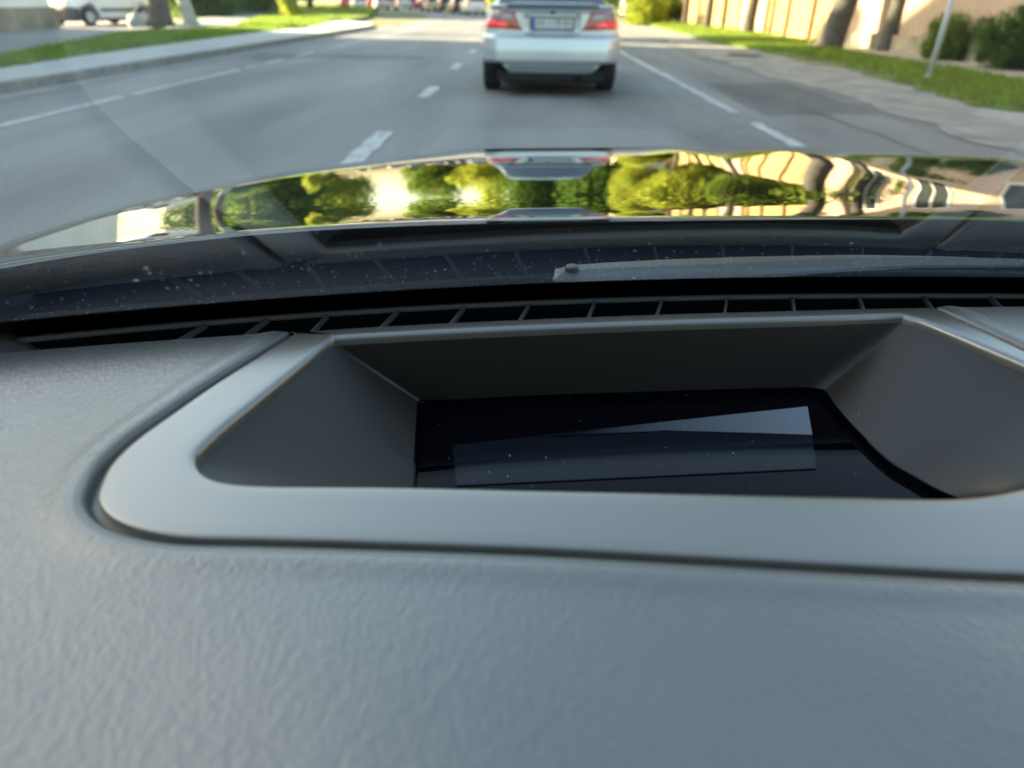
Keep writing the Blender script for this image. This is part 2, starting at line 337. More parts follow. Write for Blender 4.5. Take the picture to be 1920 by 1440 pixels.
for k_, (cx_, cy_, a_, b_) in enumerate([(7.5, 9.6, .4, .3), (7.3, 12.4, .3, .6), (7.6, 15.4, .25, .8), (7.2, 19.4, .25, .9)]):
    flat('bare_ground', [(cx_+a_*math.cos(t)*random.uniform(.6, 1.2), cy_+b_*math.sin(t)*random.uniform(.6, 1.2)) for t in np.linspace(0, 2*PI, 18, endpoint=False)], .056, M['sandy'], jitter=.04)
# road markings: painted lines, worn and broken
lm = MB()
def dash(x, y0, y1, w=.11, wob=.012, z=.006):
    n = max(2, int((y1-y0)/.25)); P = []
    for i in range(n+1):
        y = y0+(y1-y0)*i/n; a = w/2+random.uniform(-wob, wob); b = w/2+random.uniform(-wob, wob)
        for xx in (x-a, x+b):
            q = bend(xx, y); P.append((q[0], q[1], z))
    lm.grid(P, n+1, 2, flip=True)
for a, b in ((-4, 9.0), (9.2, 12.9), (13.2, 13.6), (14.2, 15.4), (16.2, 17.6), (19, 24), (26, 45)): dash(-4.97, a, b, .12)
for a, b in ((-2, .5), (4.2, 6.75), (9.4, 10.7), (13.6, 14.9), (18.0, 19.3), (22.4, 24), (27, 29), (32, 34), (37, 40)): dash(-1.31, a, b, .17)
for a, b in ((-1, 2), (6.3, 7.65), (8.45, 9.9), (9.95, 13.5), (13.6, 21.5)): dash(2.42, a, b, .12, .02)
tag(lm.build('road_marking', M['paint']), kind='structure')
cr_ = MB()
def crack(pts, w_=.012):
    P = []
    for i in range(len(pts)-1):
        a, b = Vector(pts[i]), Vector(pts[i+1]); n = 14
        for j in range(n): t = j/n; P.append(a.lerp(b, t)+Vector((random.uniform(-.04, .04), random.uniform(-.04, .04))))
    G_ = []
    for p in P: G_ += [(p.x-w_*random.uniform(.3, 1), p.y-w_*.5, .0052), (p.x+w_*random.uniform(.3, 1), p.y+w_*.5, .0052)]
    cr_.grid(G_, len(P), 2)
crack([(1.2, 6), (2.1, 7.4), (3.9, 7.0)], .01); crack([(3.5, 5), (3.3, 12), (3.6, 20)], .014)
tag(cr_.build('road_crack', mat('crack_tar', (.085, .086, .086), .9)), kind='structure')
pm_ = asphalt_mat('patched_asphalt', (.12, .122, .12), (.23, .23, .222)); pd_ = asphalt_mat('dark_patch_asphalt', (.06, .062, .063), (.12, .122, .122))
for pts_, m__ in (([(-6.2, 16), (-2.2, 15.6), (-2.3, 16.9), (-6.1, 17.3)], pd_), ([(2.7, 8.2), (4.1, 8.5), (4.2, 12), (2.8, 11.6)], pd_), ([(-.9, 5.5), (1.6, 5.7), (1.5, 7.3), (-.8, 7.0)], pm_)):
    flat('road_patch', pts_, .0028, m__, jitter=.06)
mh = MB(); lathe(mh, [(.0, 0), (.33, 0)], n=24); mh.v = [(y, z, x) for x, y, z in mh.v]
mho = mh.build('manhole_cover', mat('cast_iron', (.07, .072, .07), .7, noise=(20, .2)), loc=(-5.3, 15.6, .008)); mho.scale = (1.3, 1.3, 1); tag(mho, 'dark round cover in the asphalt left of the left lane line', 'manhole cover')
p2 = mho.copy(); COL.objects.link(p2); p2.location = (5.35, 18.6, .03); p2['label'] = 'dark round cover on the sandy shoulder right of the silver car'
for o in (mho, p2): o.data.flip_normals() if o is mho else None

# ================================================================== BUILDINGS
def window(par, x, y0, y1, z0, z1, face, frame=True):
    """window in a wall that lies in a plane of constant x; face = +1/-1 outward"""
    fr = MB(); d = .05*face; t = .07
    a, b = sorted((x-.02*face, x+d))
    fr.box(a, b, y0, y1, z0, z0+t); fr.box(a, b, y0, y1, z1-t, z1); fr.box(a, b, y0, y0+t, z0+t, z1-t); fr.box(a, b, y1-t, y1, z0+t, z1-t)
    ym = (y0+y1)/2; fr.box(a, b, ym-.03, ym+.03, z0+t, z1-t)
    f = fr.build('window', M['frame_w'], par)
    p = MB(); a, b = sorted((x+.002*face, x+.02*face)); p.box(a, b, y0+t, y1-t, z0+t, z1-t); p.build('pane', M['window'], f)
def house(name, x0, x1, y0, y1, h, rh, wall, roof, label, plinth=0, face=1, rows=(), ridge='y', over=.5, cat='house', wins=None):
    t = empty(name, ((x0+x1)/2, (y0+y1)/2, 0), 0, label, cat); ox, oy = (x0+x1)/2, (y0+y1)/2
    a, b, c, d = x0-ox, x1-ox, y0-oy, y1-oy
    MB().box(a, b, c, d, plinth, h).build('wall', wall, t)
    if plinth:
        MB().box(a-.12, b+.12, c-.12, d+.12, -.1, plinth-.003).build('plinth', M['stone'], t)
    r = MB(); o = over
    if ridge == 'y':
        xm = (a+b)/2; r.add([(a-o, c-o, h+.003), (b+o, c-o, h+.003), (xm, c-o*.2+1.5, h+rh), (a-o, d+o, h+.003), (b+o, d+o, h+.003), (xm, d+o*.2-1.5, h+rh)], [(0, 1, 2), (3, 5, 4), (0, 2, 5, 3), (1, 4, 5, 2), (0, 3, 4, 1)])
    else:
        ym = (c+d)/2; r.add([(a-o, c-o, h+.003), (b+o, c-o, h+.003), (b+o, d+o, h+.003), (a-o, d+o, h+.003), (a-o*.2+.5, ym, h+rh), (b+o*.2-.5, ym, h+rh)], [(0, 1, 5, 4), (2, 3, 4, 5), (1, 2, 5), (3, 0, 4), (0, 3, 2, 1)])
    ro = r.build('roof', roof, t)
    MB().box((a+b)/2-.9, (a+b)/2-.3, -.3, .3, h, h+rh+.9).build('chimney', M['stone'], ro)
    xf = b if face > 0 else a
    for (z0, z1, ww, step, st) in rows:
        y = c+st
        while y+ww < d-.4: window(t, xf, y, y+ww, z0, z1, face); y += step
    return t
house('house', -29, -17.1, -14, 27.6, 12.4, 4.6, M['plaster_w'], M['roof_grey'], 'long white plastered building with a stone plinth at the left edge beside the yard', plinth=.72, face=1, rows=((2.0, 3.5, 1.3, 3.1, 1.2), (5.4, 6.9, 1.3, 3.1, 1.2)))
house('house', 9.75, 20, 2, 23.6, 3.9, 2.4, M['plaster_p'], M['roof_grey'], 'pinkish plastered house with grey roof behind the sidewalk on the right', face=-1, plinth=.45, rows=((1.35, 2.9, 1.5, 3.3, .9),))
house('house', 16, 28, 54, 66, 5.0, 3.2, M['plaster_w'], M['roof_red'], 'white house with a red roof behind the trees past the pale fence', face=-1, rows=((1.4, 2.8, 1.3, 3, 1.5),), ridge='x')
house('house', 11, 22, 80, 92, 5.2, 3.4, M['plaster_b'], M['roof_red'], 'far beige house with a red roof beyond the road bend', face=-1, rows=((1.4, 2.8, 1.3, 3, 1.5),), ridge='x')
house('house', -52, -38, 96, 112, 6, 3.5, M['plaster_w'], M['roof_red'], 'far white house behind the traffic on the left', face=1, rows=((1.4, 2.8, 1.3, 3, 1.5),), ridge='x')

# pale fence and gate on the right
fe = empty('fence', (9.75, 35, 0), 0, 'pale sunlit board fence with brown posts on the right', 'fence')
def panel(y0, y1, h=2.3):
    mb = MB(); y = y0
    while y < y1-.05:
        ww = random.uniform(.13, .17); mb.box(-.02+random.uniform(-.008, .008), .02, y-35, min(y+ww, y1)-35, .12, h+random.uniform(-.04, .03)); y += ww+.012
    mb.box(.021, .07, y0-35, y1-35, .5, .6); mb.box(.021, .07, y0-35, y1-35, h-.5, h-.4)
    mb.box(-.06, .05, y0-35, y1-35, -.02, .119)
    mb.build('board_panel', M['wood_p'], fe)
fy = [24.0, 26.4, 28.9, 31.4, 35.4, 38.2, 41.0, 43.8, 46.8, 50.0]
for i in range(len(fy)-1):
    if i == 3: continue
    panel(fy[i]+.1, fy[i+1]-.1)
for y in fy[1:]:
    MB().box(-.13, .09, y-35-.08, y-35+.08, 0, 2.55).build('post', M['wood_b'], fe)
ga = empty('gate', (9.72, 33.4, 0), 0, 'grey brown solid gate in the pale fence between two posts', 'gate')
MB().box(-.03, .03, -1.85, 1.85, .12, 2.5).build('gate_leaf', M['gate'], ga)
gf = MB(); gf.box(-.07, -.031, -1.85, 1.85, 2.2, 2.3); gf.box(-.07, -.031, -1.85, 1.85, .3, .4); gf.box(-.071, -.031, -.05, .05, .12, 2.5); gf.build('gate_frame', M['gate'], ga)

# ================================================================== TREES
def crown_mesh(name, R_, H_, n, leaf, clumps=26, seed=0, flat_=.8):
    g = np.random.default_rng(seed); cs = []
    for k in range(clumps):
        d = g.normal(0, 1, 3); d /= np.linalg.norm(d); q = d*g.uniform(.25, 1.0)
        cs.append((q*np.array([R_, R_, H_/2]), g.uniform(.14, .38)*R_))
    per = n//clumps; V = []
    for c, r in cs:
        d = g.normal(0, 1, (per, 3)); d /= np.linalg.norm(d, axis=1)[:, None]; rad = r*g.uniform(.3, 1, per)**.45
        V.append(c+d*rad[:, None]*np.array([1, 1, flat_]))
    d = g.normal(0, 1, (n//3, 3)); d /= np.linalg.norm(d, axis=1)[:, None]; V.append(d*g.uniform(.2, 1.08, n//3)[:, None]**.6*np.array([R_, R_, H_/2]))
    C = np.concatenate(V); C += g.normal(0, .03, C.shape); k = len(C)
    a = g.normal(0, 1, (k, 3)); a /= np.linalg.norm(a, axis=1)[:, None]; b = np.cross(a, g.normal(0, 1, (k, 3))); b /= np.linalg.norm(b, axis=1)[:, None]
    s = leaf*g.uniform(.5, 1.2, k)[:, None]
    Q = np.stack([C-a*s, C+b*s*.6, C+a*s, C-b*s*.6], 1).reshape(-1, 3)
    me = bpy.data.meshes.new(name); me.from_pydata(Q.tolist(), [], np.arange(4*k).reshape(-1, 4).tolist()); me.update(); return me
crowns = [crown_mesh('crown', 1, 1.7, 12000, .045, 46, 1), crown_mesh('crown', 1, 1.5, 12000, .045, 38, 2), crown_mesh('crown', 1, 1.9, 10000, .048, 52, 3)]
def tree(x, y, r, th, crad, ch, lm_, bark, label, lean=(0, 0), k=0, name='tree', group=None, wash=None):
    t = empty(name, (x, y, 0), 0, label, 'tree', group)
    mb = MB(); top = Vector((lean[0], lean[1], th)); pts = []; rad = []
    for i in range(7):
        f = i/6; pts.append(Vector((lean[0]*f+random.uniform(-.04, .04)*(i > 0), lean[1]*f+random.uniform(-.04, .04)*(i > 0), th*f-.05*(i == 0)))); rad.append(r*(1.45 if i == 0 else 1-.42*f))
    pts.insert(1, pts[0].lerp(pts[1], .25)); rad.insert(1, r*1.08)
    mb.tube(pts, rad, 14)
    for j in range(6):
        a = j*2.4+x; s = pts[-1].lerp(pts[-3], random.uniform(0, .8)); e = top+Vector((math.cos(a)*crad*.6, math.sin(a)*crad*.6, ch*random.uniform(.2, .6)))
        mb.tube([s, s.lerp(e, .5)+Vector((0, 0, .3)), e], [r*.45, r*.28, r*.08], 7)
    mb.build('trunk', bark, t, smooth=True)
    if wash:
        wb = MB(); wb.tube([pts[0]+Vector((0, 0, .05)), pts[1], pts[2], pts[2].lerp(pts[3], .3)], [r*1.47, r*1.1, r*1.0, r*.97], 14, cap=False); wb.build('whitewash', M['lime'], t, smooth=True)
    me = crowns[k % 3].copy(); me.materials.clear(); me.materials.append(lm_)
    c = bpy.data.objects.new('crown', me); COL.objects.link(c); c.parent = t
    c.location = (lean[0], lean[1], th+ch*.36); c.scale = (crad, crad, ch/1.7); c.rotation_euler = (0, 0, random.uniform(0, 6))
    return t
# left side
tree(-14.35, 30.0, .40, 8.6, 2.0, 4, M['leaf_mid'], M['bark_grey'], 'thick dark tree trunk beside the rear of the white van', k=0, lean=(.1, 0))
tree(-13.75, 31.4, .24, 8.2, 1.6, 3.5, M['leaf_mid'], M['bark_grey'], 'pale whitewashed leaning trunk just right of the dark trunk', k=1, lean=(-1.35, .3), wash=True)
tree(-13.4, 43.4, .10, .5, .62, 3.8, M['leaf_yel'], M['bark'], 'thin young tree with bright yellow green leaves on the sunlit grass', k=2, name='young_tree')
for i, (x, y, cr_, ch, lab, lmn) in enumerate([
    (-23, 62, 6.0, 11, 'large spreading tree behind the dark hedge on the left', 'leaf_mid'),
    (-31, 69, 7, 13, 'tall dense tree deep behind the hedge on the left', 'leaf_dark'),
    (-29, 74, 7, 12, 'broad dark tree above the far grass bank', 'leaf_dark'),
    (-24, 86, 5.5, 10, 'yellow green tree beside the road bend on the left', 'leaf_yel'),
    (-38, 92, 7, 13, 'dark tree behind the far traffic on the left', 'leaf_mid')]):
    tree(x, y, .35, 3.0, cr_, ch, M[lmn], M['bark'], lab, k=i)
# right side
tree(8.45, 21.4, .34, 4.6, 4.6, 10, M['leaf_mid'], M['bark_grey'], 'thick grey leaning tree trunk on the right verge before the pale fence', lean=(.95, .3), k=1)
tree(8.9, 38.2, .2, 3.6, 2.8, 5.5, M['leaf_yel'], M['bark'], 'slim brown trunk in the sunlit grass near the gate', lean=(.1, 0), k=0)
tree(8.9, 31.0, .24, 3.8, 2.6, 5.2, M['leaf_mid'], M['bark'], 'dark trunk standing right in front of the gate edge', lean=(.2, 0), k=2)
tree(9.1, 44.5, .16, 3.4, 2.5, 5, M['leaf_yel'], M['bark'], 'second slim trunk farther along the sunlit fence', lean=(0, 0), k=1)
tree(7.6, 49, .14, 2.6, 1.8, 4, M['leaf_yel'], M['bark'], 'sunlit yellow tree at the far corner past the silver car', k=2)
q_ = U(1658, 100); tree(q_.x, q_.y, .2, 3.4, 3.0, 6, M['leaf_mid'], M['bark_grey'], 'dark upright trunk in front of the pinkish house right of the leaning trunk', k=2)
for i, (x, y, cr_, ch, lab, lmn) in enumerate([
    (13, 50, 4.2, 8, 'bushy green tree behind the end of the fence', 'leaf_mid'),
    (15, 38, 3.8, 8, 'tree with mixed green leaves behind the gate', 'leaf_yel'),
    (7.5, 70, 4.5, 10, 'tall dark tree ahead to the right of the road', 'leaf_dark'),
    (2, 84, 5.5, 13, 'big dark green tree straight ahead at the bend', 'leaf_dark'),
    (-5, 118, 7, 11, 'pale green tree far ahead behind the traffic', 'leaf_yel'),
    (-16, 128, 7, 12, 'rounded tree at the far end of the street', 'leaf_mid'),
    (8, 100, 6, 12, 'dark tree beyond the red roofed houses', 'leaf_dark'),
    (22, 44, 5, 9, 'tree behind the fence next to the pinkish house', 'leaf_mid'),
    (24, 16, 6, 8, 'garden tree behind the pinkish house', 'leaf_mid')]):
    tree(x, y, .3, 2.2, cr_, ch, M[lmn], M['bark'], lab, k=i)

def shrub(x, y, rx, ry, h, lmn, label, k=0, name='shrub', z=.1):
    t = empty(name, (x, y, z), 0, label, 'shrub')
    me = crowns[k % 3].copy(); me.materials.clear(); me.materials.append(M[lmn]); c = bpy.data.objects.new('foliage', me); COL.objects.link(c); c.parent = t
    c.scale = (rx, ry, h/1.5); c.location = (0, 0, h*.42)
    s = MB()
    for i in range(5): s.tube([(random.uniform(-.1, .1), random.uniform(-.1, .1), -.1), (math.cos(i*1.3)*rx*.5, math.sin(i*1.3)*ry*.5, h*.7)], [.03, .012], 6)
    s.build('stem', M['bark'], t)
for i, (x, y, rx, h, lab) in enumerate([(-20.5, 47.5, 2.4, 3.6, 'dark green bush nearest the pale trunk by the yard'), (-21.5, 52, 2.6, 3.8, 'second dark green bush of the hedge on the left'),
        (-22.5, 57, 2.8, 4, 'broad green bush in the middle of the left hedge'), (-23.5, 63, 3, 4, 'green bush of the left hedge behind the young tree'), (-25, 70, 3.2, 4, 'far green bush at the end of the left hedge')]):
    shrub(x, y, rx, rx, h, 'leaf_mid' if i % 2 else 'leaf_dark', lab, i)
shrub(9.35, 14.9, .55, .8, 1.1, 'leaf_dark', 'dark green plant against the pinkish house by the sidewalk', 1)
shrub(9.4, 17.2, .45, .7, .9, 'leaf_mid', 'small green plant at the house wall near the leaning trunk', 2)
shrub(6.75, 43.5, 1.2, 1.2, 1.9, 'leaf_yel', 'bright yellow bush just past the right side of the silver car', 2)
shrub(8.7, 49.5, 1.1, 1.1, 1.6, 'leaf_mid', 'green bush behind the bright yellow bush on the right', 1)
st = MB(); P = []; 
for i in range(9):
    for j in range(14):
        a = PI/2*i/8; b = 2*PI*j/13; rr = 1+.15*math.sin(3*b+i)+.1*math.cos(5*b-i); P.append((.30*math.cos(a)*math.cos(b)*rr, .25*math.cos(a)*math.sin(b)*rr, .42*math.sin(a)*rr))
st.grid(P, 9, 14); tag(st.build('boulder', M['lime'], smooth=True, loc=(-13.9, 27.2, .12)), 'pale stone on the grass at the foot of the dark trunk', 'stone')

# street pole on the right verge
po = empty('street_pole', (6.66, 12.43, .0), 0, 'thin pale metal pole leaning on the right grass verge', 'pole')
MB().tube([(0, 0, -.1), (.03, 0, 1.2), (.12, .02, 4.6)], [.045, .04, .035], 12).build('shaft', M['pole'], po, smooth=True)
MB().tube([(0, 0, -.1), (0, 0, .12)], [.075, .05], 12).build('base_collar', M['pole'], po, smooth=True)

# ================================================================== VEHICLES
def wheel(par, x, y, r=.32, wd=.2, side=1, rim=None, name='wheel'):
    """outer face towards side*x"""
    w_ = empty(name, (x, y, r)); w_.parent = par
    h = wd/2; tb = lathe(MB(), [(r*.62, -h), (r*.93, -h), (r, -h*.75), (r, h*.75), (r*.93, h), (r*.62, h)], n=30); t = tb.build('tyre', M['tyre'], w_, smooth=True)
    rb = MB(); s = side; lathe(rb, [(r*.62, s*h*.9), (r*.56, s*h*.7), (r*.2, s*h*.5), (.0, s*h*.55)], n=30)
    for k in range(5):
        a = 2*PI*k/5; c, q = math.cos(a), math.sin(a); rb.bar((s*h*.72, c*r*.12, q*r*.12), (s*h*.88, c*r*.57, q*r*.57), .055, .03)
    rb.build('rim', rim or M['alloy'], w_)
    bk = MB(); lathe(bk, [(r*.62, -s*h*.9), (.0, -s*h*.9)], n=24); bk.build('inner_disc', M['under'], w_)
    return w_
def ring(y, hw, zb, zt, rb, rt, tum=.04, n=5):
    """right half outline from bottom centre to top centre, then mirrored"""
    pts = [(0, zb), (hw-rb-.02, zb)]
    for i in range(n+1):
        a = -PI/2+PI/2*i/n; pts.append((hw-rb-.01+rb*math.cos(a), zb+rb+rb*math.sin(a)))
    pts.append((hw, zb+(zt-zb)*.55))
    for i in range(n+1):
        a = PI/2*i/n; pts.append((hw-tum-rt+rt*math.cos(a), zt-rt+rt*math.sin(a)))
    pts.append(((hw-tum-rt)*.5, zt+.012)); pts.append((0, zt+.018))
    full = [(x, y, z) for x, z in pts]+[(-x, y, z) for x, z in reversed(pts[1:-1])]
    return full
def loft(mb, rings, mi=0, caps=True):
    n = len(rings[0]); vs = [p for r_ in rings for p in r_]; fs = []
    for i in range(len(rings)-1):
        for k in range(n): fs.append((i*n+k, i*n+(k+1) % n, (i+1)*n+(k+1) % n, (i+1)*n+k)[::-1])
    if caps: fs.append(tuple(range(n))); fs.append(tuple((len(rings)-1)*n+k for k in range(n))[::-1])
    return mb.add(vs, fs, mi)
def cut(o, cutters):
    """subtract closed meshes (wheel arches) from o"""
    for c in cutters:
        md = o.modifiers.new('b', 'BOOLEAN'); md.object = c; md.operation = 'DIFFERENCE'; md.solver = 'EXACT'
    dg = bpy.context.evaluated_depsgraph_get(); me = bpy.data.meshes.new_from_object(o.evaluated_get(dg))
    o.modifiers.clear(); o.data = me
    for c in cutters: bpy.data.objects.remove(c)
def arch_cut(x, y, z, r):
    mb = MB(); n = 24; vs = []; fs = []
    for s in (-.16, .16):
        for k in range(n): vs.append((x+s, y+r*math.cos(2*PI*k/n), z+r*math.sin(2*PI*k/n)))
    for k in range(n): fs.append((k, (k+1) % n, n+(k+1) % n, n+k))
    fs.append(tuple(range(n))[::-1]); fs.append(tuple(range(n, 2*n))); mb.add(vs, fs); return mb.build('cutter', M['under'])
def greenhouse(par, prof, paint, roof_y, name='window', zoff=0):
    """prof: list of (y, zbelt, ztop, halfwidth at belt, halfwidth at top); glass all round, painted roof and pillars"""
    rings = []
    for (y, zb, zt, wb, wt) in prof:
        q = []
        for f in (0, .5, .93): q.append((wb+(wt-wb)*f, y, zb+(zt-zb)*f*.98))
        q += [(wt*.93, y, zt), (wt*.5, y, zt+.022), (0, y, zt+.03)]
        rings.append(q+[(-a, b, c) for a, b, c in reversed(q[:-1])])
    n = len(rings[0]); g = MB(); p = MB()
    V = [v for r_ in rings for v in r_]; gf_, pf = [], []
    for i in range(len(rings)-1):
        ym = (prof[i][0]+prof[i+1][0])/2
        for k in range(n-1):
            f = (i*n+k, i*n+k+1, (i+1)*n+k+1, (i+1)*n+k)[::-1]
            top = 2 <= k <= n-4
            if roof_y[0] <= ym <= roof_y[1]: (pf if top else gf_).append(f)
            else: (gf_ if 2 <= k <= n-4 else (pf if k in (0, 1, n-3, n-2) and ym < roof_y[0] else gf_)).append(f)
    def sub(fs, nm, m_):
        used = sorted({i for f in fs for i in f}); mp = {u: j for j, u in enumerate(used)}
        mesh(nm, [V[u] for u in used], [[mp[i] for i in f] for f in fs], m_, par, smooth=True)
    sub(gf_, name, M['carglass']); sub(pf, 'roof', paint)
    for s in (-1, 1):
        pb = MB()
        for yy in (sum(roof_y)/2,):
            a = min(prof, key=lambda q: abs(q[0]-yy)); pb.bar((s*(a[3]+.004), yy, a[1]), (s*(a[4]+.006), yy, a[2]-.03), .05, .02)
        pb.build('pillar', M['black'], par)

# ---- silver sedan directly ahead (local: y=0 rear bumper, +y forwards)
def smooth(a, b, t): t = max(0, min(1, (t-a)/(b-a))); return t*t*(3-2*t)
def rear_y(z):                      # bumper / boot lid profile seen from the side
    y = .0
    y += .16*smooth(.69, .725, z)                 # step on top of the bumper
    y -= .055*smooth(.985, 1.045, z)              # lip of the boot lid
    y += .05*smooth(.42, .385, z)+.03*smooth(.36, .2, z)
    y += .02*smooth(.55, .69, z)
    return y
def plan(u, z):                     # u in -1..1 -> x, y on the rear wrap
    hw = .905-.10*smooth(.72, 1.05, z)-.03*smooth(.4, .2, z)
    a = u*PI/2*.985; n = .34
    x = hw*math.copysign(abs(math.sin(a))**n if abs(math.sin(a)) > 0 else 0, a) if False else None
    s = abs(u)
    if s < .70: xx = s/.70*(hw-.25); yy = .045*(s/.70)**2
    else:
        t = (s-.70)/.30*PI/2; xx = hw-.25+.25*math.sin(t); yy = .045+.36*(1-math.cos(t))
    return math.copysign(xx, u), yy
def rsurf(u, z, off=0):
    x, y = plan(u, z); rec = 0
    rec = .035*smooth(.36, .31, abs(x))*smooth(.735, .76, z)*smooth(.96, .94, z)   # plate recess
    return (x*(1+off*.6), y+rear_y(z)+rec-off, z)
def make_sedan():
    t = empty('silver_car', (.33, 9.62, 0), 0, 'silver sedan driving directly ahead with red tail lamps and boot lip', 'car')
    S = M['silver']
    zs = sorted(set([.25, .29, .33, .36, .385, .4, .42, .45, .5, .55, .6, .64, .67, .69, .70, .71, .725, .74, .76, .8, .85, .9, .94, .96, .985, 1.0, 1.015, 1.03, 1.045, 1.055]))
    us = [i/44-1 for i in range(89)]
    def cz(u, z): return z+.17*smooth(.52, .74, abs(u))*smooth(.42, .25, z)
    P = [rsurf(u, cz(u, z)) for u in us for z in zs]
    mb = MB(); mb.grid(P, len(us), len(zs), flip=False)
    # boot deck from the lip forward to the rear window
    D = []
    for u in us:
        x, y, z = rsurf(u, 1.055)
        for f, zz in ((0, 0), (.15, .012), (.5, .004), (1, -.01)): D.append((x*(1-.0*f), y+(1.05-y)*f if y < 1.05 else y, z+zz+.0))
    mb.grid(D, len(us), 4, flip=True)
    mb.build('rear_body', S, t, smooth=True)
    b = MB(); st = [(.34, .84, .46, .98), (.6, .89, .42, 1.03), (1.0, .905, .22, 1.04), (1.5, .905, .2, 1.0), (2.4, .905, .2, .97), (3.3, .905, .2, .95), (3.75, .9, .2, .93), (4.25, .88, .22, .85), (4.6, .82, .26, .74), (4.78, .66, .34, .62)]
    loft(b, [ring(y, hw, zb, zt, .07, .11) for y, hw, zb, zt in st]); bo = b.build('body', S, t, smooth=True)
    cut(bo, [arch_cut(s*.88, yy, .33, .37) for s in (-1, 1) for yy in (1.0, 3.78)])
    greenhouse(t, [(.72, 1.04, 1.06, .78, .72), (1.05, 1.03, 1.22, .80, .64), (1.45, 1.0, 1.41, .82, .60), (1.7, .99, 1.445, .83, .60), (2.4, .97, 1.46, .83, .60), (2.75, .96, 1.44, .83, .6), (3.2, .95, 1.22, .80, .66), (3.7, .93, .97, .76, .72)], S, (1.4, 2.8))
    for s in (-1, 1):
        for yy in (1.0, 3.78): wheel(t, s*.80, yy, .33, .23, s)
    MB().box(-.62, .62, .16, 3.9, .15, .26).build('underbody', M['under'], t)
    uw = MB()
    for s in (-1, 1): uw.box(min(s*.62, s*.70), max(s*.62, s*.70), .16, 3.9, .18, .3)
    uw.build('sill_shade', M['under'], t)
    # bumper insert, exhaust
    MB().grid([rsurf(u*.60, z, .006) for u in [i/20-1 for i in range(41)] for z in (.30, .325, .35, .37)], 41, 4).build('bumper_insert', mat('dark_silver', (.16, .19, .19), .45), t, smooth=True)
    MB().grid([rsurf(u*.70, z, .004) for u in [i/20-1 for i in range(41)] for z in (.20, .24, .27, .29)], 41, 4).build('lower_valance', M['under'], t, smooth=True)
    ex = MB(); ex.tube([(.36, .02, .23), (.36, .4, .25)], .035, 14, cap=False); ex.build('exhaust_pipe', M['chrome'], t, smooth=True)
    sp = MB(); P = []
    for i in range(41):
        u = (i/20-1)*.72; x, y, z = rsurf(u, 1.05)
        e = 1-smooth(.8, 1, abs(i/20-1))*.6
        for dy, dz in ((.10, .0), (.0, .03*e), (-.035, .038*e), (-.045, .028*e), (-.02, .012), (.02, -.008)): P.append((x, y+dy, z+dz))
    sp.grid(P, 41, 6, flip=True); sp.build('spoiler', S, t, smooth=True)
    gp = MB().grid([rsurf(u*.715, z, .003) for u in [i/20-1 for i in range(41)] for z in (1.018, 1.034, 1.046)], 41, 3); gp.build('brake_light_strip', mat('spoiler_shade', (.06, .08, .1), .5), t, smooth=True)  # dark strip painted in as the shade under the spoiler lip
    for s in (-1, 1):
        # outline in (u, z): outer wraps round the corner
        def lamp(nm, m_, q, off):
            n = 14; P = []
            for i in range(n+1):
                for j in range(n+1):
                    a, b2 = i/n, j/n
                    bl = [q[0][k]*(1-a)+q[1][k]*a for k in (0, 1)]; tl = [q[3][k]*(1-a)+q[2][k]*a for k in (0, 1)]
                    uu = bl[0]*(1-b2)+tl[0]*b2; zz = bl[1]*(1-b2)+tl[1]*b2
                    edge = min(a, 1-a, b2, 1-b2); o_ = off*smooth(-.02, .1, edge)
                    P.append(rsurf(s*uu, zz, o_))
            return MB().grid(P, n+1, n+1, flip=(s < 0)).build(nm, m_, t, smooth=True)
        lamp('tail_lamp_housing', M['lamp_red2'], [(.405, .772), (.95, .795), (.90, .985), (.60, .985)], .010)
        lamp('tail_lamp', M['lamp_red'], [(.60, .80), (.955, .815), (.95, .895), (.66, .865)], .016)
        lamp('turn_lamp', M['lamp_clear'], [(.56, .875), (.93, .905), (.885, .972), (.63, .972)], .016)
    pl = MB(); y0 = rsurf(0, .85)[1]
    pl.box(-.285, .285, y0-.02, y0-.004, .785, .925).build('plate_frame', M['greyp'], t)
    p_ = MB().box(-.262, .262, y0-.026, y0-.0205, .797, .909).build('number_plate', M['plate'], t)
    MB().box(-.259, -.222, y0-.0285, y0-.0265, .800, .906).build('plate_band', M['plate_blue'], p_)
    cu_ = bpy.data.curves.new('plate_text', 'FONT'); cu_.body = 'AA 1178 BA'; cu_.size = .108; cu_.extrude = .0006; cu_.align_x = 'CENTER'; cu_.align_y = 'CENTER'
    tmp = bpy.data.objects.new('tmp', cu_); COL.objects.link(tmp); me = bpy.data.meshes.new_from_object(tmp.evaluated_get(bpy.context.evaluated_depsgraph_get())); bpy.data.objects.remove(tmp)
    me.materials.clear(); me.materials.append(M['plate_ink']); tx = bpy.data.objects.new('plate_characters', me); COL.objects.link(tx); tx.parent = p_; tx.rotation_euler = (PI/2, 0, 0)
    xs_ = [v.co.x for v in me.vertices]; tx.scale = (.45/(max(xs_)-min(xs_)), 1, 1); tx.location = (.02, y0-.0275, .853)
    MB().box(-.30, .30, y0-.05, y0+.03, .928, .953).build('plate_garnish', S, t)
    em = MB().tube([(-.045, y0-.03, .985), (0, y0-.034, .965), (.045, y0-.03, .985)], .009, 8); em.tube([(0, y0-.032, 1.0), (0, y0-.034, .935)], .012, 8); em.build('emblem', M['greyp'], t)
    # shut line of the boot lid
    sl_ = MB()
    for s in (-1, 1): sl_.tube([rsurf(s*u, z, .001) for u, z in ((.40, .76), (.37, .735), (.30, .727), (.0, .722))], .004, 6)
    sl_.build('shut_line', M['under'], t)
    return t
sedan = make_sedan()

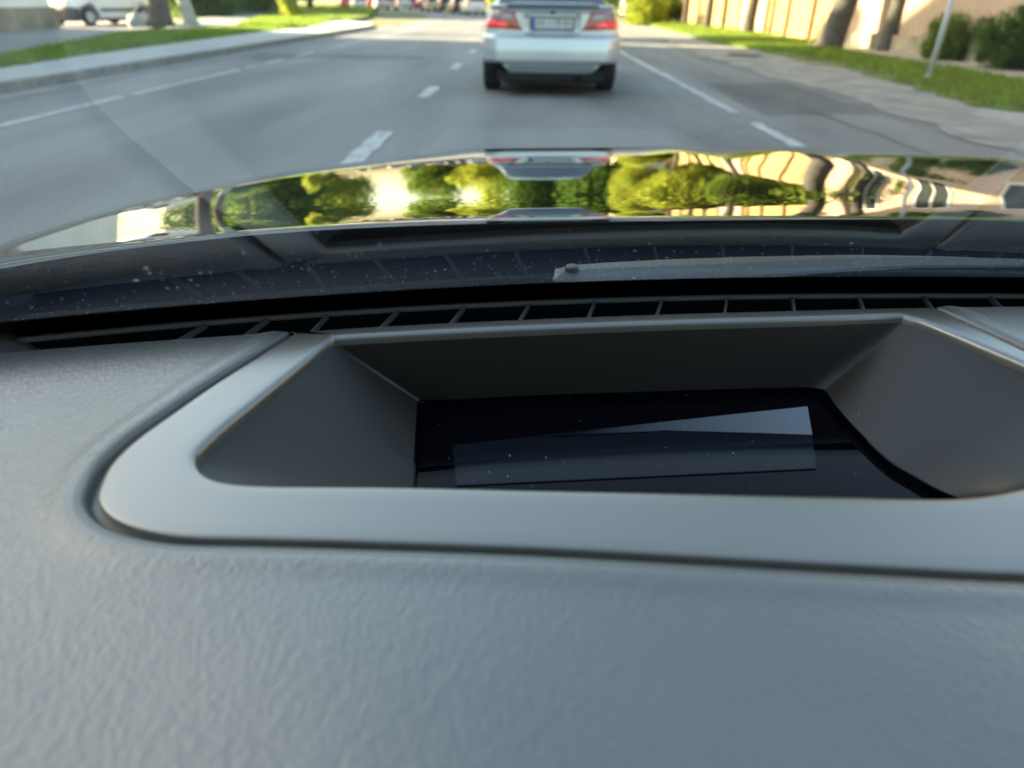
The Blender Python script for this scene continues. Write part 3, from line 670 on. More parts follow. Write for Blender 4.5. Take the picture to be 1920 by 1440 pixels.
# ---- white van parked in the yard, side on
def make_van():
    t = empty('van', (0, 0, 0), 0, 'white panel van parked side on in the yard behind the dark trunk', 'van')
    W = M['van_w']; b = MB()
    st = [(0, .80, .42, 1.75), (.05, .86, .3, 1.79), (1.0, .9, .24, 1.82), (2.2, .9, .24, 1.83), (2.9, .9, .24, 1.80), (3.25, .9, .24, 1.55), (3.6, .9, .24, 1.14), (4.1, .87, .26, 1.0), (4.3, .80, .32, .86), (4.38, .62, .4, .7)]
    loft(b, [ring(y, hw, zb, zt, .07, .10, .1) for y, hw, zb, zt in st]); bo = b.build('body', W, t, smooth=True)
    cut(bo, [arch_cut(s*.86, yy, .32, .39) for s in (-1, 1) for yy in (.78, 3.5)])
    for s in (-1, 1):
        for yy in (.78, 3.5): wheel(t, s*.80, yy, .315, .19, s, M['hubcap'])
        MB().box(*sorted((s*.895, s*.925)), 1.30, 2.95, .50, .60).build('side_moulding', M['greyp'], t)
        g = MB(); g.add([(s*.905, 2.25, 1.05), (s*.905, 3.45, 1.05), (s*.86, 2.98, 1.6), (s*.85, 2.25, 1.62)], [(0, 1, 2, 3)]); g.build('side_window', M['carglass'], t)
        MB().tube([(s*.9, 3.5-.41*math.cos(a), .32+.41*math.sin(a)) for a in [PI*i/14 for i in range(15)]], .025, 6).build('arch_trim', M['greyp'], t)
        MB().box(*sorted((s*.55, s*.80)), 4.28, 4.37, .72, .88).build('headlight', M['lamp_white'], t)
    fb = MB(); loft(fb, [ring(y, hw, zb, zt, .06, .08, .02) for y, hw, zb, zt in ((3.92, .915, .22, .64), (4.2, .90, .22, .66), (4.4, .82, .22, .64), (4.47, .66, .26, .58))]); fb.build('front_bumper', M['greyp'], t, smooth=True)
    sb = MB(); sb.box(-.6, .6, .1, 4.1, .16, .27); sb.build('underbody', M['under'], t)
    return t
van = make_van()
van.location = (-15.55, 32.2, .0)
# front towards the left of the picture
a0, b0 = Vector((-16.96, 29.65, 0)), Vector((-16.15, 32.25, 0))
dv = (a0-b0); ang = math.atan2(dv.y, dv.x); van.rotation_euler = (0, 0, ang-PI/2)
# local side facing camera is +x or -x; put near-side wheel contacts on the measured points
nrm = Vector((-math.sin(ang), math.cos(ang), 0)); nrm = nrm if nrm.x < 0 else -nrm
mid = (a0+b0)/2; fwd = Vector((math.cos(ang), math.sin(ang), 0))
van.location = mid+nrm*.8-fwd*((.78+3.5)/2); van.location.z = .06

# ---- traffic far ahead
def make_traffic(kind, label, col):
    t = empty('car', (0, 0, 0), 0, label, 'car', 'cars queueing far ahead at the road bend'); b = MB()
    hh = {'hatch': 1.5, 'suv': 1.72, 'bus': 2.1}[kind]; belt = {'hatch': .95, 'suv': 1.08, 'bus': 1.15}[kind]
    st = [(0, .72, .35, belt-.25), (.1, .84, .26, belt-.05), (.7, .88, .22, belt+.02), (2, .88, .2, belt), (3.1, .88, .2, belt-.03), (3.9, .84, .24, belt-.14), (4.2, .66, .32, belt-.3)]
    loft(b, [ring(y, hw, zb, zt, .07, .1) for y, hw, zb, zt in st]); b.build('body', col, t, smooth=True)
    greenhouse(t, [(.2, belt, belt+.03, .8, .76), (.5, belt, hh-.06, .8, .66), (.8, belt, hh, .8, .64), (2.0, belt, hh+.02, .8, .64), (2.5, belt, hh-.03, .8, .64), (3.2, belt-.03, belt+.02, .78, .72)], col, (.6, 2.4))
    for s in (-1, 1):
        for yy in (.85, 3.3): wheel(t, s*.78, yy, .33, .2, s)
        MB().box(*sorted((s*.62, s*.83)), -.0, .12, belt-.28, belt-.1).build('tail_light', M['lamp_red'], t)
    MB().box(-.26, .26, -.02, .06, .55, .66).build('number_plate', M['plate'], t)
    return t
cols = [('white', (.7, .7, .68)), ('red', (.5, .02, .03)), ('dark blue', (.03, .05, .2)), ('cream', (.62, .52, .33)), ('black', (.01, .01, .012)), ('silver', (.5, .5, .5)), ('pink red', (.6, .08, .12)), ('dark grey', (.06, .065, .075))]
cm = {n_: mat(n_.replace(' ', '_')+'_paint', c, .3, coat=.5) for n_, c in cols}
base = {k: make_traffic(k, 'x', cm['white']) for k in ('hatch', 'suv', 'bus')}
tr = [(895, 70, 'suv', 'white', 'white car with its tail beside the left edge of the silver sedan'), (868, 73, 'hatch', 'black', 'black car second left of the silver sedan far ahead'),
      (842, 78, 'suv', 'dark grey', 'dark grey car in the middle of the far queue'), (818, 84, 'hatch', 'cream', 'cream car between dark grey and red cars far ahead'),
      (806, 92, 'suv', 'red', 'red car in the far queue at the bend'), (782, 97, 'hatch', 'dark blue', 'dark blue car in the far queue at the bend'),
      (762, 92, 'bus', 'white', 'tall white van like car in the far queue'), (741, 100, 'hatch', 'cream', 'cream car left of the tall white one far ahead'),
      (722, 94, 'suv', 'silver', 'silver car near the far grass tip'), (704, 104, 'hatch', 'red', 'red car at the far left end of the queue'),
      (680, 100, 'hatch', 'white', 'white car parked above the far grass bank'), (655, 106, 'suv', 'pink red', 'pink red car behind the far grass bank'), (884, 92, 'hatch', 'pink red', 'pink red car peeking out behind the white one near the silver sedan')]
usedb = set()
for px, Y, kd, cn, lab in tr:
    c = base[kd] if kd not in usedb else copy_tree(base[kd]); usedb.add(kd)
    X = U(px, 40).x/U(px, 40).y*Y
    c.location = (X, Y, 0); c.rotation_euler = (0, 0, R(random.uniform(14, 26))); c['label'] = lab
    for ch in c.children:
        if ch.name.split('.')[0] in ('body', 'roof'): ch.material_slots[0].link = 'OBJECT'; ch.material_slots[0].material = cm[cn]

# ================================================================== OUR OWN CAR
ZD = .95; CX = .42
car = empty('car_interior_and_bonnet', (0, 0, 0), 0, 'black car seen from inside with grey dashboard windscreen and glossy bonnet', 'car')
car.name = 'own_car'
def interp(ptsz):                    # Y as a function of X, mirrored about the car centre line
    P = sorted((p.x, p.y) for p in ptsz); X = np.array([p[0] for p in P]); Y = np.array([p[1] for p in P])
    # smooth polynomial in |X-CX|
    a = np.abs(X-CX); A = np.stack([np.ones_like(a), a**2, a**3, a**4], 1); c = np.linalg.lstsq(A, Y, rcond=None)[0]
    def f(x): q = np.minimum(np.abs(np.asarray(x, float)-CX), .98); return c[0]+c[1]*q**2+c[2]*q**3+c[3]*q**4
    return f
ZF = .965
yfrit = interp(UL([(0, 605), (200, 588), (400, 570), (800, 543), (1200, 526), (1600, 521), (1920, 522)], ZF))
yrear = interp(UL([(0, 503), (250, 464), (500, 440), (800, 422), (1200, 414), (1500, 413), (1920, 414)], .915))
yrail = interp(UL([(0, 640), (200, 620), (400, 600), (600, 588), (1000, 568), (1300, 556), (1600, 551), (1920, 554)], ZD))
ynear = interp(UL([(0, 658), (160, 645), (400, 628), (550, 619), (700, 608), (900, 599), (1200, 587), (1500, 578), (1740, 574), (1920, 570)], ZD))

# ---- bonnet
def slope(s):
    K = [(0, 10.5), (.06, 7.4), (.12, 5.4), (.19, 4.4), (.26, 4.5), (.49, 5.2), (.71, 6.5), (.8, 7.5), (.88, 9.0), (.94, 10.8), (1.05, 18), (1.2, 34), (1.3, 50)]
    return math.tan(R(float(np.interp(s, [k[0] for k in K], [k[1] for k in K]))))
KL = [(0, 8.2), (.06, 6.3), (.12, 5.0), (.19, 4.3), (.28, 4.3), (.4, 5.4), (.5, 7.0), (.6, 9.4), (.68, 12.5), (.78, 20), (.95, 36), (1.25, 50)]
def slope_l(s): return math.tan(R(float(np.interp(s, [k[0] for k in KL], [k[1] for k in KL]))))
ss = np.linspace(0, 1.25, 240); pr = np.zeros_like(ss); pl_ = np.zeros_like(ss)
for i in range(1, len(ss)): pr[i] = pr[i-1]+(ss[i]-ss[i-1])*slope((ss[i]+ss[i-1])/2); pl_[i] = pl_[i-1]+(ss[i]-ss[i-1])*slope_l((ss[i]+ss[i-1])/2)
LA = np.linspace(0, 1.2, 600); LS = np.interp(LA, [0, .3, .57, .75, .87, .93, .97, 1.0, 1.05, 1.2], [0, 0, 0, 0, .035, .13, .32, .7, 2, 3]); LZ = np.concatenate([[0], np.cumsum((LS[1:]+LS[:-1])/2*np.diff(LA))])
def hoodz(X, Y):
    s = Y-float(yrear(X)); a = abs(X-CX); wl_ = smooth(.5, .95, a)
    z = .915-float(np.interp(s, ss, pr))*(1-wl_)-float(np.interp(s, ss, pl_))*wl_
    z -= float(np.interp(a, LA, LZ))
    z += .0024*math.exp(-((a-.11)/.055)**2)*smooth(.1, .35, s)
    return z
hb = MB(); P = []; nx, ny = 260, 150
xsn = np.linspace(CX-1.05, CX+1.05, nx)
for X in xsn:
    yr = float(yrear(X))
    for j in range(ny):
        s = 1.25*(j/(ny-1))**1.15; P.append((X, yr+s, hoodz(X, yr+s)))
    
hb.grid(P, nx, ny, flip=False)
# folded rear edge
E_ = []
for X in xsn:
    yr = float(yrear(X)); z = hoodz(X, yr); E_ += [(X, yr-.0, z), (X, yr-.0015, z-.0008), (X, yr-.003, z-.005), (X, yr-.003, z-.03)]
sb_ = MB(); sb_.grid([(x, y-.0002, z) for x, y, z in E_], nx, 4, flip=True)
hd = hb.build('bonnet', M['hood'], car, smooth=True); sb_.build('bonnet_seal', M['pitch'], hd, smooth=True)
# flanks and nose under the bonnet edge
fl = MB()
for s in (-1, 1):
    x = CX+s*1.03
    fl.box(min(x, x+s*.03), max(x, x+s*.03), -1.2, 1.45, .25, .70)
fl.box(CX-.8, CX+.8, 1.45, 1.6, .25, .62)
fl.build('flank', M['black'], car)

# ---- cowl panel between bonnet and windscreen
cp = MB(); P = []; cxs = np.linspace(CX-.98, CX+.98, 120)
for X in cxs:
    a = float(yfrit(X))+.02; b = float(yrear(X))-.003
    for f, z in ((0, .915), (.06, .921), (.3, .912), (.5, .900), (.52, .893), (.75, .886), (.9, .888), (1, .893)): P.append((X, a+(b-a)*f, z))
cp.grid(P, len(cxs), 8); cp.build('cowl_panel', M['cowl'], car, smooth=True)
# ---- wiper arm lying on the cowl
def ribbon(name, top, bot, z, thick, m, par, n=40):
    def res(L):
        L = [Vector((p[0], p[1])) for p in L]; d = [0]
        for i in range(1, len(L)): d.append(d[-1]+(L[i]-L[i-1]).length)
        t = np.linspace(0, d[-1], n); return list(zip(np.interp(t, d, [p.x for p in L]), np.interp(t, d, [p.y for p in L])))
    T, B = res(top), res(bot); P = []
    for (a, b), (c, d) in zip(T, B):
        A = U(a, b, z); Bq = U(c, d, z)
        for f, dz in ((0, -thick), (.0, -.0015), (.06, 0), (.5, .0025), (.94, 0), (1, -.0015), (1, -thick)): q = A.lerp(Bq, f); P.append((q.x, q.y, q.z+dz))
    mb = MB(); mb.grid(P, n, 7); k = 7; b0 = 0
    mb.f.append(tuple(range(7))); mb.f.append(tuple((n-1)*7+i for i in range(7))[::-1]); mb.mi += [0, 0]
    return mb.build(name, m, par, smooth=False)
wz = .932
wa = ribbon('wiper_arm', [(1036, 530), (1032, 512), (1040, 502), (1062, 496), (1120, 491), (1250, 484), (1400, 479), (1600, 476), (1780, 480), (1960, 488), (2200, 505)],
            [(1040, 534), (1060, 533), (1080, 532), (1120, 531), (1180, 529), (1280, 526), (1400, 521), (1560, 507), (1720, 498), (1960, 497), (2200, 514)], wz, .012, M['wiper'], car)
c = U(1072, 508, wz+.002); nb = MB(); lathe(nb, [(0, .004), (.0035, .004), (.0045, .003), (.0048, -.001)], n=20); nb.v = [(y, z, x) for x, y, z in nb.v]; nb.build('pivot_nut', M['wiper'], wa, loc=c)

# ---- windscreen: rulings run back and up along the rake
rk = Vector((0, -math.cos(PITCH), math.sin(PITCH)))
gx = np.linspace(CX-.86, CX+.86, 120)
def gpt(X, s, off=0):                # s metres up the glass from the frit edge
    y = float(yfrit(X)); e = .01; dy = (float(yfrit(X+e))-float(yfrit(X-e)))/(2*e)
    tx = Vector((1, dy, 0)).normalized(); n_ = rk.cross(tx).normalized()
    if n_.z < 0: n_ = -n_
    return Vector((X, y, ZF))+rk*s+n_*off
gm = MB(); svals = np.linspace(-.105, .93, 40)
gm.grid([gpt(X, s) for X in gx for s in svals], len(gx), len(svals)); ws = gm.build('windscreen', M['screen_glass'], car, smooth=True)
fr = MB(); fr.grid([gpt(X, s, .0004) for X in gx for s in (-.105, -.05, .0)], len(gx), 3)
for s in (-1, 1): fr.grid([gpt(CX+s*(.86-a), q, .0015) for a in (0, .025, .05) for q in np.linspace(0, .93, 12)], 3, 12)
fr.build('frit_band', M['frit'], ws, smooth=True)
dt = MB(); X = -.45; pitch_ = .0016
while X < .62:
    for r_, rad in ((0, .00055), (1, .00045), (2, .00032)):
        c = gpt(X+(pitch_/2 if r_ % 2 else 0), .0010+r_*.0013, .0003); e1 = Vector((1, 0, 0))*rad; e2 = rk*rad
        dt.add([c-e1, c-e1*.5+e2, c+e1*.5+e2, c+e1, c+e1*.5-e2, c-e1*.5-e2], [(0, 1, 2, 3, 4, 5)])
    X += pitch_
dt.build('frit_dots', M['frit'], ws)
# dust on the glass
du = MB()
def flake(p, r_, el=1):
    n = 6; vs = []; a0 = random.uniform(0, 6)
    for k in range(n):
        a = a0+2*PI*k/n; q = r_*random.uniform(.6, 1.2); vs.append(p+Vector((1, 0, 0))*q*math.cos(a)*el+rk*q*math.sin(a)*1.6)
    du.add(vs, [tuple(range(n))])
for i in range(800):
    X = random.gauss(-.06, .13) if i % 3 else random.uniform(-.35, .35); s = abs(random.gauss(.035, .035))
    flake(gpt(X, s, -.0001), random.choice([.00012, .00015, .00018, .00022, .0003]))
for i in range(12):
    X = random.gauss(-.08, .12); flake(gpt(X, random.uniform(.01, .09), -.0001), random.uniform(.0003, .0005), random.uniform(1, 1.8))
for px, py in ((280, 512), (275, 503), (395, 511), (357, 525), (255, 526), (456, 474), (712, 457), (1190, 470), (1250, 483)):
    d = ray(px, py); best = None
    for k in range(1, 400):
        q = Vector((0, 0, CAM_H))+d*(.2+k*.001)
        # distance to glass plane through frit curve
        base_ = Vector((q.x, float(yfrit(q.x)), ZF)); v = q-base_; n_ = Vector((0, math.sin(PITCH), math.cos(PITCH))); h_ = v.dot(n_)
        if best is None or abs(h_) < best[0]: best = (abs(h_), q)
    flake(best[1]-n_*.0001, random.uniform(.0004, .0007), 1.7)
for i in range(80):
    p = U(random.uniform(640, 1900), random.uniform(650, 920), ZD-.0325); rr_ = random.choice([.00008, .0001, .00013, .0002])
    du.add([p+Vector((rr_, 0, 0)), p+Vector((0, rr_, 0)), p+Vector((-rr_, 0, 0)), p+Vector((0, -rr_, 0))], [(0, 1, 2, 3)])
tag(du.build('dust', M['dust']), 'white dust specks on the lower windscreen glass', 'dust', kind='stuff')

# ---- dashboard top
def catmull(P, per):
    out = []; n = len(P)
    for i in range(n):
        p0, p1, p2, p3 = (Vector(P[(i+k-1) % n]) for k in range(4))
        for j in range(per):
            t = j/per; out.append(.5*((2*p1)+(p2-p0)*t+(2*p0-5*p1+4*p2-p3)*t*t+(3*p1-p0-3*p2+p3)*t**3))
    return out
# matched key points: seam (outer edge of the bezel) and opening (inner edge)
pairs = [((575, 618.5), (650, 631)), ((557, 620), (630, 632.5)), ((548, 624), (618, 638)), ((480, 667), (566, 682)), ((400, 717), (484, 748)), ((320, 772), (424, 797)), ((250, 822), (388, 830)), ((202, 868), (370, 853)),
         ((178, 915), (374, 876)), ((176, 945), (398, 893)), ((204, 975), (440, 902)), ((262, 997), (510, 906)), ((350, 1010), (600, 907)), ((500, 1014), (720, 908)), ((700, 1020), (860, 911)),
         ((1000, 1031), (1080, 916)), ((1300, 1047), (1330, 921)), ((1600, 1064), (1560, 926)), ((1920, 1080), (1780, 930)), ((2120, 1075), (1900, 915)), ((2230, 1030), (1985, 885)), ((2270, 950), (2040, 850)), ((2240, 860), (2060, 800)), ((2150, 780), (2030, 745)), ((2040, 715), (1980, 708)), ((1900, 645), (1850, 652)), ((1800, 598), (1740, 606)),
         ((1765, 580), (1702, 593.5)), ((1745, 574), (1690, 591)), ((1700, 575), (1660, 591)), ((1640, 576), (1610, 593)), ((1480, 580), (1500, 597)), ((1200, 588), (1200, 606)), ((900, 600), (900, 618)), ((700, 610), (700, 628))]
PER = 8
outer = catmull([U(*a, ZD) for a, b in pairs], PER); inner = catmull([U(*b, ZD) for a, b in pairs], PER)
# clean the corners by spacing as they come; loops share indices
N = len(outer)
cut_ = {(575, 618.5), (557, 620), (548, 624), (1765, 580), (1745, 574), (1700, 575), (1640, 576), (1480, 580), (1200, 588), (900, 600), (700, 610)}
sk = [(640, 566), (594, 595), (548, 624)]+[a for a, b in pairs if a not in cut_]+[(1752, 577), (1710, 559), (1668, 541)]
seam = np.array([(p.x, p.y) for p in catmull([U(*a, ZD) for a in sk], PER)])
def seam_dist(P):
    """signed distance to the seam (negative inside) for an (n,2) array"""
    best = np.full(len(P), 1e9); ins = np.zeros(len(P), bool)
    for i in range(len(seam)):
        a, b = seam[i], seam[(i+1) % len(seam)]; ab = b-a; t = np.clip(((P-a)@ab)/max(ab@ab, 1e-12), 0, 1)
        best = np.minimum(best, np.linalg.norm(P-(a+t[:, None]*ab), axis=1))
        cond = (a[1] > P[:, 1]) != (b[1] > P[:, 1])
        if cond.any():
            xi = (b[0]-a[0])*(P[:, 1]-a[1])/((b[1]-a[1]) if abs(b[1]-a[1]) > 1e-12 else 1e-12)+a[0]; ins ^= cond & (P[:, 0] < xi)
    return np.where(ins, -best, best)
gxs = np.concatenate([np.linspace(-.40, -.30, 12, endpoint=False), np.arange(-.30, .42, .0010), np.linspace(.42, 1.36, 50)])
vv = np.linspace(0, 1, 430)
Y0 = -.06
yn = np.array([float(ynear(x)) for x in gxs])-.0004
GX = np.repeat(gxs, len(vv)); GY = (Y0+(yn[:, None]-Y0)*vv[None, :]).ravel(); YN = np.repeat(yn, len(vv))
sdist = seam_dist(np.c_[GX, GY])
def sm(a, b, t): t = np.clip((t-a)/(b-a), 0, 1); return t*t*(3-2*t)
def padz(x, y, d, yn_):
    z = np.full(len(x), ZD)
    z += .0010*np.exp(-((d-.008)/.005)**2)                              # padded roll beside the seam
    z -= .0042*(1-sm(.0006, np.interp(y, [.2, .33], [.0034, .0022]), d))
    z -= .004*(1-sm(0, .003, yn_-y))**2                                 # rounded far edge
    z -= 3.6*np.clip(.012-y, 0, 1)**2                                   # rolls down towards the driver
    return z+.0016*np.sin(x*38+y*22)*sm(.0, .05, d)*sm(.0, .05, yn_-y)
# pad heights
GZ = padz(GX, GY, sdist, YN)
keepv = sdist > .0042
nv = len(vv); idx = np.arange(len(GX)).reshape(len(gxs), nv)
q = np.stack([idx[:-1, :-1], idx[1:, :-1], idx[1:, 1:], idx[:-1, 1:]], -1).reshape(-1, 4); q = q[keepv[q].all(1)]
used = np.unique(q); mp_ = np.full(len(GX), -1); mp_[used] = np.arange(len(used))
dash_o = empty('dashboard'); dash_o.parent = car
mesh('dash_pad', np.c_[GX, GY, GZ][used].tolist(), mp_[q].tolist(), M['pad'], dash_o, smooth=True)
sl2 = catmull([U(*a, ZD) for a in sk], 20); sgn = 1
def off_loop(L, d):
    n = len(L); out = []; c0 = Vector((float(np.mean([p.x for p in L])), float(np.mean([p.y for p in L]))))
    nn = []
    for i in range(n):
        t = L[(i+1) % n]-L[(i-1) % n]; t.z = 0; t.normalize(); nn.append(Vector((t.y, -t.x)))
    sg = -1 if sum((c0-p.xy).dot(q) for p, q in zip(L, nn)) > 0 else 1
    return [(p.x+q.x*sg*d, p.y+q.y*sg*d) for p, q in zip(L, nn)]
ds = [-.0016, .0004, .0010, .0015, .0020, .0025, .0030, .0036, .0044, .0054, .0066]; rows = []; beyond = []
for d in ds:
    xy = np.array(off_loop(sl2, d)); yn2 = np.array([float(ynear(x)) for x in xy[:, 0]])-.0004; bey = xy[:, 1] > yn2
    xy[:, 1] = np.minimum(xy[:, 1], yn2); z = padz(xy[:, 0], xy[:, 1], np.full(len(xy), d), yn2)+(.00006 if d < .006 else -.0003)
    rows.append(np.c_[xy, z]); beyond.append(bey)
m_ = len(sl2); vs_ = np.concatenate(rows).tolist(); bb = np.concatenate(beyond); fs_ = []
for i in range(len(ds)-1):
    for k in range(m_):
        f = (i*m_+k, i*m_+(k+1) % m_, (i+1)*m_+(k+1) % m_, (i+1)*m_+k)
        if not all(bb[j] for j in f): fs_.append(f)
bm_ = bmesh.new(); V_ = [bm_.verts.new(v) for v in vs_]
for f in fs_: bm_.faces.new([V_[j] for j in f])
bmesh.ops.recalc_face_normals(bm_, faces=bm_.faces)
if sum(f.normal.z*f.calc_area() for f in bm_.faces) < 0: bmesh.ops.reverse_faces(bm_, faces=bm_.faces)
me_ = bpy.data.meshes.new('pad_edge'); bm_.to_mesh(me_); bm_.free(); me_.materials.append(M['pad_edge']); me_.polygons.foreach_set('use_smooth', [True]*len(me_.polygons))
pe = bpy.data.objects.new('pad_edge', me_); COL.objects.link(pe); pe.parent = dash_o
# groove floor
gl = MB(); P = []
cc = Vector((float(seam[:, 0].mean()), float(seam[:, 1].mean()), 0))
def inward(loop, d):
    out = []; n = len(loop)
    for i, p in enumerate(loop):
        tg = (loop[(i+1) % n]-loop[(i-1) % n]); tg.z = 0; tg.normalize(); nn = Vector((tg.y, -tg.x, 0))
        out.append((p, nn))
    # orient inward
    s = sum((cc-p).xy.dot(nn.xy) for p, nn in out); sg = 1 if s > 0 else -1
    return [p+nn*sg*d for p, nn in out]
for p, a in zip(inward(outer, -.004), inward(outer, .004)): P += [(p.x, p.y, ZD-.0043), (a.x, a.y, ZD-.0043)]
P += P[:2]; gl.grid(P, N+1, 2); gl.build('seam_groove', M['groove'], dash_o)
# bezel ring: outer wall, flat, rolled inner lip
def loop_mesh(name, loops, m, par, smooth_=True, close_bottom=False):
    n = len(loops[0]); vs = [p for L in loops for p in L]; fs = []
    for i in range(len(loops)-1):
        for k in range(n): fs.append((i*n+k, i*n+(k+1) % n, (i+1)*n+(k+1) % n, (i+1)*n+k))
    if close_bottom: fs.append(tuple((len(loops)-1)*n+k for k in range(n)))
    bm = bmesh.new(); V = [bm.verts.new(v) for v in vs]
    for f in fs:
        try: bm.faces.new([V[i] for i in f])
        except ValueError: pass
    bmesh.ops.recalc_face_normals(bm, faces=bm.faces)
    # normals must point up
    up = sum(f.normal.z*f.calc_area() for f in bm.faces)
    if up < 0: bmesh.ops.reverse_faces(bm, faces=bm.faces)
    me = bpy.data.meshes.new(name); bm.to_mesh(me); bm.free(); me.materials.append(m)
    if smooth_: me.polygons.foreach_set('use_smooth', [True]*len(me.polygons))
    o = bpy.data.objects.new(name, me); COL.objects.link(o); o.parent = par; return o
def withz(L, dz): return [Vector((p.x, p.y, ZD+dz)) for p in L]
def mixl(A, B, f): return [a.lerp(b, f) for a, b in zip(A, B)]
o1 = inward(outer, .0012); i0 = inner
loops = [withz(o1, -.005), withz(o1, -.0012), withz(inward(outer, .00135), -.0006), withz(inward(outer, .0017), -.0002), withz(inward(outer, .0022), -.0001), withz(inward(outer, .003), 0)]
for f in (.2, .4, .6, .8): loops.append(withz(mixl(inward(outer, .003), inward(i0, -.0034), f), .0))
for d, dz in ((-.0034, .0), (-.0026, -.0001), (-.0016, -.0003), (-.0008, -.0008), (-.0002, -.0017), (0, -.0028), (.0002, -.0045)): loops.append(withz(inward(i0, d), dz))
loop_mesh('bezel', loops, M['bezel'], dash_o)
# well: from the lip down to the display surround
wkeys = [(800, 750), (786, 752), (783, 760), (781, 790), (779, 830), (777, 870), (775, 900), (774, 930), (774, 960), (775, 990), (778, 1010), (790, 1030), (830, 1040), (900, 1045), (1000, 1048), (1150, 1050), (1350, 1050), (1600, 1045), (1900, 1030), (1960, 1010), (1900, 975), (1840, 950), (1770, 923), (1715, 893), (1665, 862), (1605, 805), (1570, 765),
         (1549, 735), (1540, 730), (1520, 727), (1490, 727), (1400, 729), (1200, 735), (1000, 742), (860, 749)]
ZW = ZD-.037
wl = catmull([U(*p, ZW) for p in wkeys], PER)
def wz_(L, z): return [Vector((p.x, p.y, z)) for p in L]
A = wz_(inward(i0, .0002), ZD-.0045)
wl_loops = [A]
for f in (.12, .3, .5, .7, .88, 1): wl_loops.append([Vector((a.x+(b.x-a.x)*f, a.y+(b.y-a.y)*f, a.z+(ZW-a.z)*f)) for a, b in zip(A, wl)])
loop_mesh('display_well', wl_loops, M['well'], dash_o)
# display glass on the floor of the well with a quad and a painted reflection laid over it
bmz = ZW-.0035
loop_mesh('display_surround', [wz_(inward(wl, -.0006), ZW+.0002), wz_(inward(wl, .0006), ZW+.0002), wz_(inward(wl, .0012), bmz+.0002)], M['display'], dash_o, smooth_=False)
dg_ = inward(wl, -.001)
dd = mesh('display', [Vector((p.x, p.y, bmz)) for p in dg_], [tuple(range(len(dg_)))], M['display'], dash_o)
if dd.data.polygons[0].normal.z < 0: dd.data.flip_normals()
def sheet(name, px, z, m, par):
    o = mesh(name, [U(a, b, z) for a, b in px], [tuple(range(len(px)))], m, par)
    if o.data.polygons[0].normal.z < 0: o.data.flip_normals()
    return o
sheet('display_panel', [(848, 835), (1515, 760), (1531, 878), (856, 910)], bmz+.0006, M['lcd'], dash_o)  # even dark blue quad, slightly lighter than the display glass

sheet('lit_strip', [(1000, 819), (1200, 796), (1400, 774), (1514, 762), (1523, 815), (1400, 811), (1250, 807)], bmz+.0012, M['lcd_lit'], dash_o)  # added glowing strip standing in for a reflection in the display glass
# ---- demister grille: slot, rail, fins
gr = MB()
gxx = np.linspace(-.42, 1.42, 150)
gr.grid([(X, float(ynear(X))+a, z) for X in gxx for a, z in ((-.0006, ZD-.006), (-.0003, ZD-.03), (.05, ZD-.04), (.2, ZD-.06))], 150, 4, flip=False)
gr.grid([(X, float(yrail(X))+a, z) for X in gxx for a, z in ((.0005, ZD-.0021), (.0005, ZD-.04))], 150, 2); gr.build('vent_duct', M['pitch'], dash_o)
# rail behind the fins
rl = MB(); P = []
for X in gxx:
    y = float(yrail(X))
    for a, z in ((0, -.0022), (0, -.0012), (.0008, -.0002), (.0026, 0), (.0036, -.0012), (.0037, -.0022)): P.append((X, y+a, ZD+z))
rl.grid(P, 150, 6); rl.build('vent_rail', M['grille'], dash_o, smooth=False)
nearx = [330, 455, 583, 712, 843, 973, 1103, 1232, 1360, 1491, 1622, 1751, 1882, 2013, 2144]
farx = [385, 500, 613, 745, 870, 992, 1115, 1241, 1364, 1487, 1612, 1734, 1858, 1982, 2106]
def onY(px, yf):                     # point on the dash plane that lies on curve yf, seen in column px
    d = ray(px, 590); t = (ZD-CAM_H)/d.z; X = d.x*t
    for _ in range(8):
        Y = float(yf(X)); py = 600
        # solve column for given Y on plane
        lo = 300.; hi = 900.
        for __ in range(30):
            m_ = (lo+hi)/2
            if U(px, m_, ZD).y > Y: lo = m_
            else: hi = m_
        X = U(px, m_, ZD).x
    return Vector((X, Y, ZD))
for a, b in zip(nearx, farx):
    A_ = onY(a, ynear); B_ = onY(b, yrail); A_.z -= .0016; B_.z -= .0008
    d_ = (B_-A_); 
    MB().bar(A_+Vector((0, 0, -.0012)), B_+Vector((0, 0, -.0012)), .0015, .0024).build('vent_fin', M['grille'], dash_o)
# valley floor behind the rail up to the glass foot
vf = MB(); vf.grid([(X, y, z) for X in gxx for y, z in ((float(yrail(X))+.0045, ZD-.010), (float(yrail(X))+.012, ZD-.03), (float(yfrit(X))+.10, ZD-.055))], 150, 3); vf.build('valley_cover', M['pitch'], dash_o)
# dash fascia down towards the driver
fa = MB(); fa.grid([(X, y, z) for X in (-.4, 1.36) for y, z in ((Y0, ZD-.9*.072**2*4), (Y0-.04, ZD-.10), (Y0-.02, ZD-.35))], 2, 3, flip=False); fa.build('fascia', M['pad'], dash_o)
# padded foot of the windscreen pillar, far left
pp = MB(); P = []; c = U(2, 640, ZD)
for i in range(10):
    for j in range(19):
        a = PI/2*i/9; b = 2*PI*j/18; P.append((c.x-.028+.045*math.cos(a)*math.cos(b), c.y+.02*math.cos(a)*math.sin(b)+.0, ZD-.012+.018*math.sin(a)))
pp.grid(P, 10, 19); pp.build('pillar_foot', M['grille'], dash_o, smooth=True)

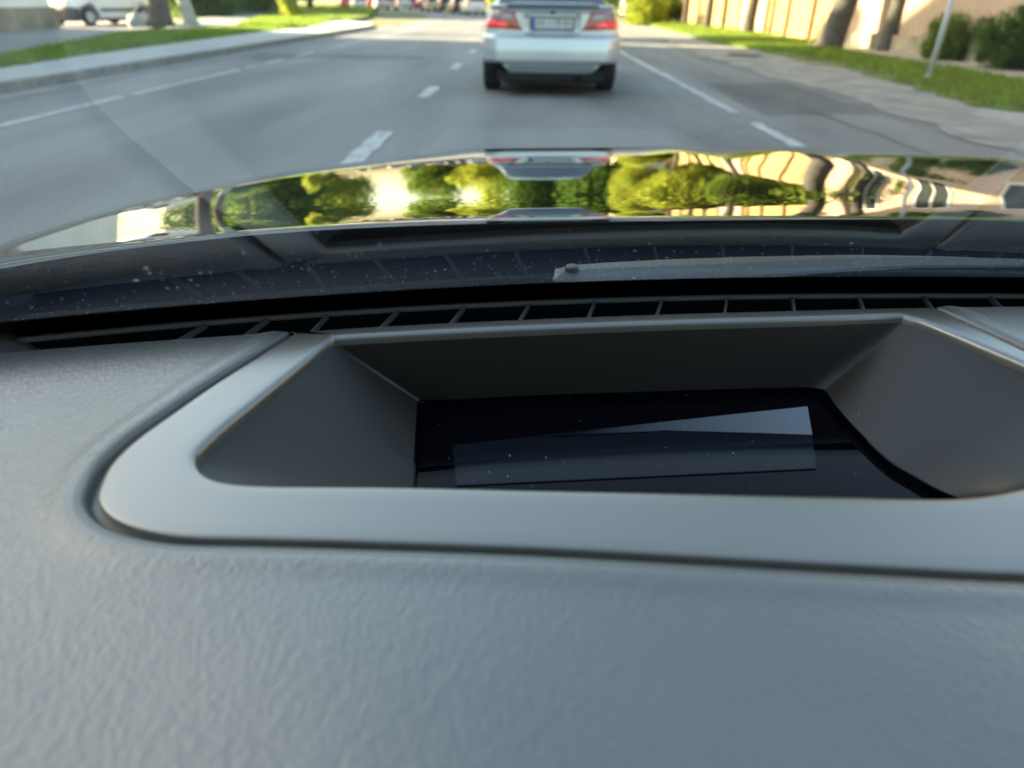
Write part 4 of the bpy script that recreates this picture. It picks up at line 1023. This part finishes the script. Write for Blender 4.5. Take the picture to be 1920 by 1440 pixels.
# ---- cabin shell: pillars, roof with liner, doors and back
for s in (-1, 1):
    MB().tube([gpt(CX+s*.86, q, .004) for q in np.linspace(-.08, .95, 8)], .032, 10).build('windscreen_pillar', M['black'], car, smooth=True)
top = gpt(CX, .93); rf = MB(); P = []
for X in np.linspace(CX-.86, CX+.86, 24):
    g0 = gpt(X, .93)
    for f, dz in ((0, 0), (.1, .04), (.35, .09), (.7, .10), (1, .02)): P.append((CX+(X-CX)*(1-.12*f), g0.y-1.9*f-.0, g0.z+dz-.03*abs((X-CX)/.86)**2))
rf.grid(P, 24, 5); rf.build('roof', M['black'], car, smooth=True)
rl2 = MB(); rl2.grid([(x, y, z-.025) for x, y, z in P], 24, 5, flip=True); rl2.build('headliner', M['liner'], car, smooth=True)
db = MB()
for s in (-1, 1):
    x = CX+s*.88; db.box(min(x, x-s*.06), max(x, x-s*.06), -2.0, .2, .25, .93)
db.box(CX-.8, CX+.8, -2.1, -2.0, .25, 1.25); db.box(CX-.8, CX+.8, -2.0, .45, .2, .25)
db.build('door_and_floor_trim', M['black'], car)
for s in (-1, 1):
    x = CX+s*.42; q = MB(); loft(q, [ring(0, .24, 0, .12, .04, .04, .01), ring(.5, .26, -.02, .14, .05, .05, .01)])
    q.v = [(x+a, -.75+b, .52+c) for a, b, c in q.v]
    b2 = MB(); loft(b2, [ring(0, .25, -.06, .08, .05, .05, .01), ring(.45, .24, -.05, .07, .05, .05, .01), ring(.72, .14, -.03, .05, .03, .03, .01), ring(.85, .12, -.02, .04, .02, .02, .01)])
    b2.v = [(x+a, -.82-.25*b-c, .60+b) for a, b, c in b2.v]
    so_ = q.build('seat', M['seat'], car, smooth=True); b2.build('backrest', M['seat'], so_, smooth=True)
    # door window frames behind the front doors, dark glass
    db2 = MB(); xx = CX+s*.86; db2.add([(xx, -.75, .93), (xx, -2.05, .93), (CX+s*.78, -2.1, 1.30), (CX+s*.80, -.75, 1.44)], [(0, 1, 2, 3)]); db2.build('rear_side_window', M['carglass'], car)
bw_ = MB(); bw_.add([(CX-.8, -2.06, 1.24), (CX+.8, -2.06, 1.24), (CX+.76, -2.1, 1.50), (CX-.76, -2.1, 1.50)], [(0, 1, 2, 3)]); bw_.build('rear_window', M['carglass'], car)
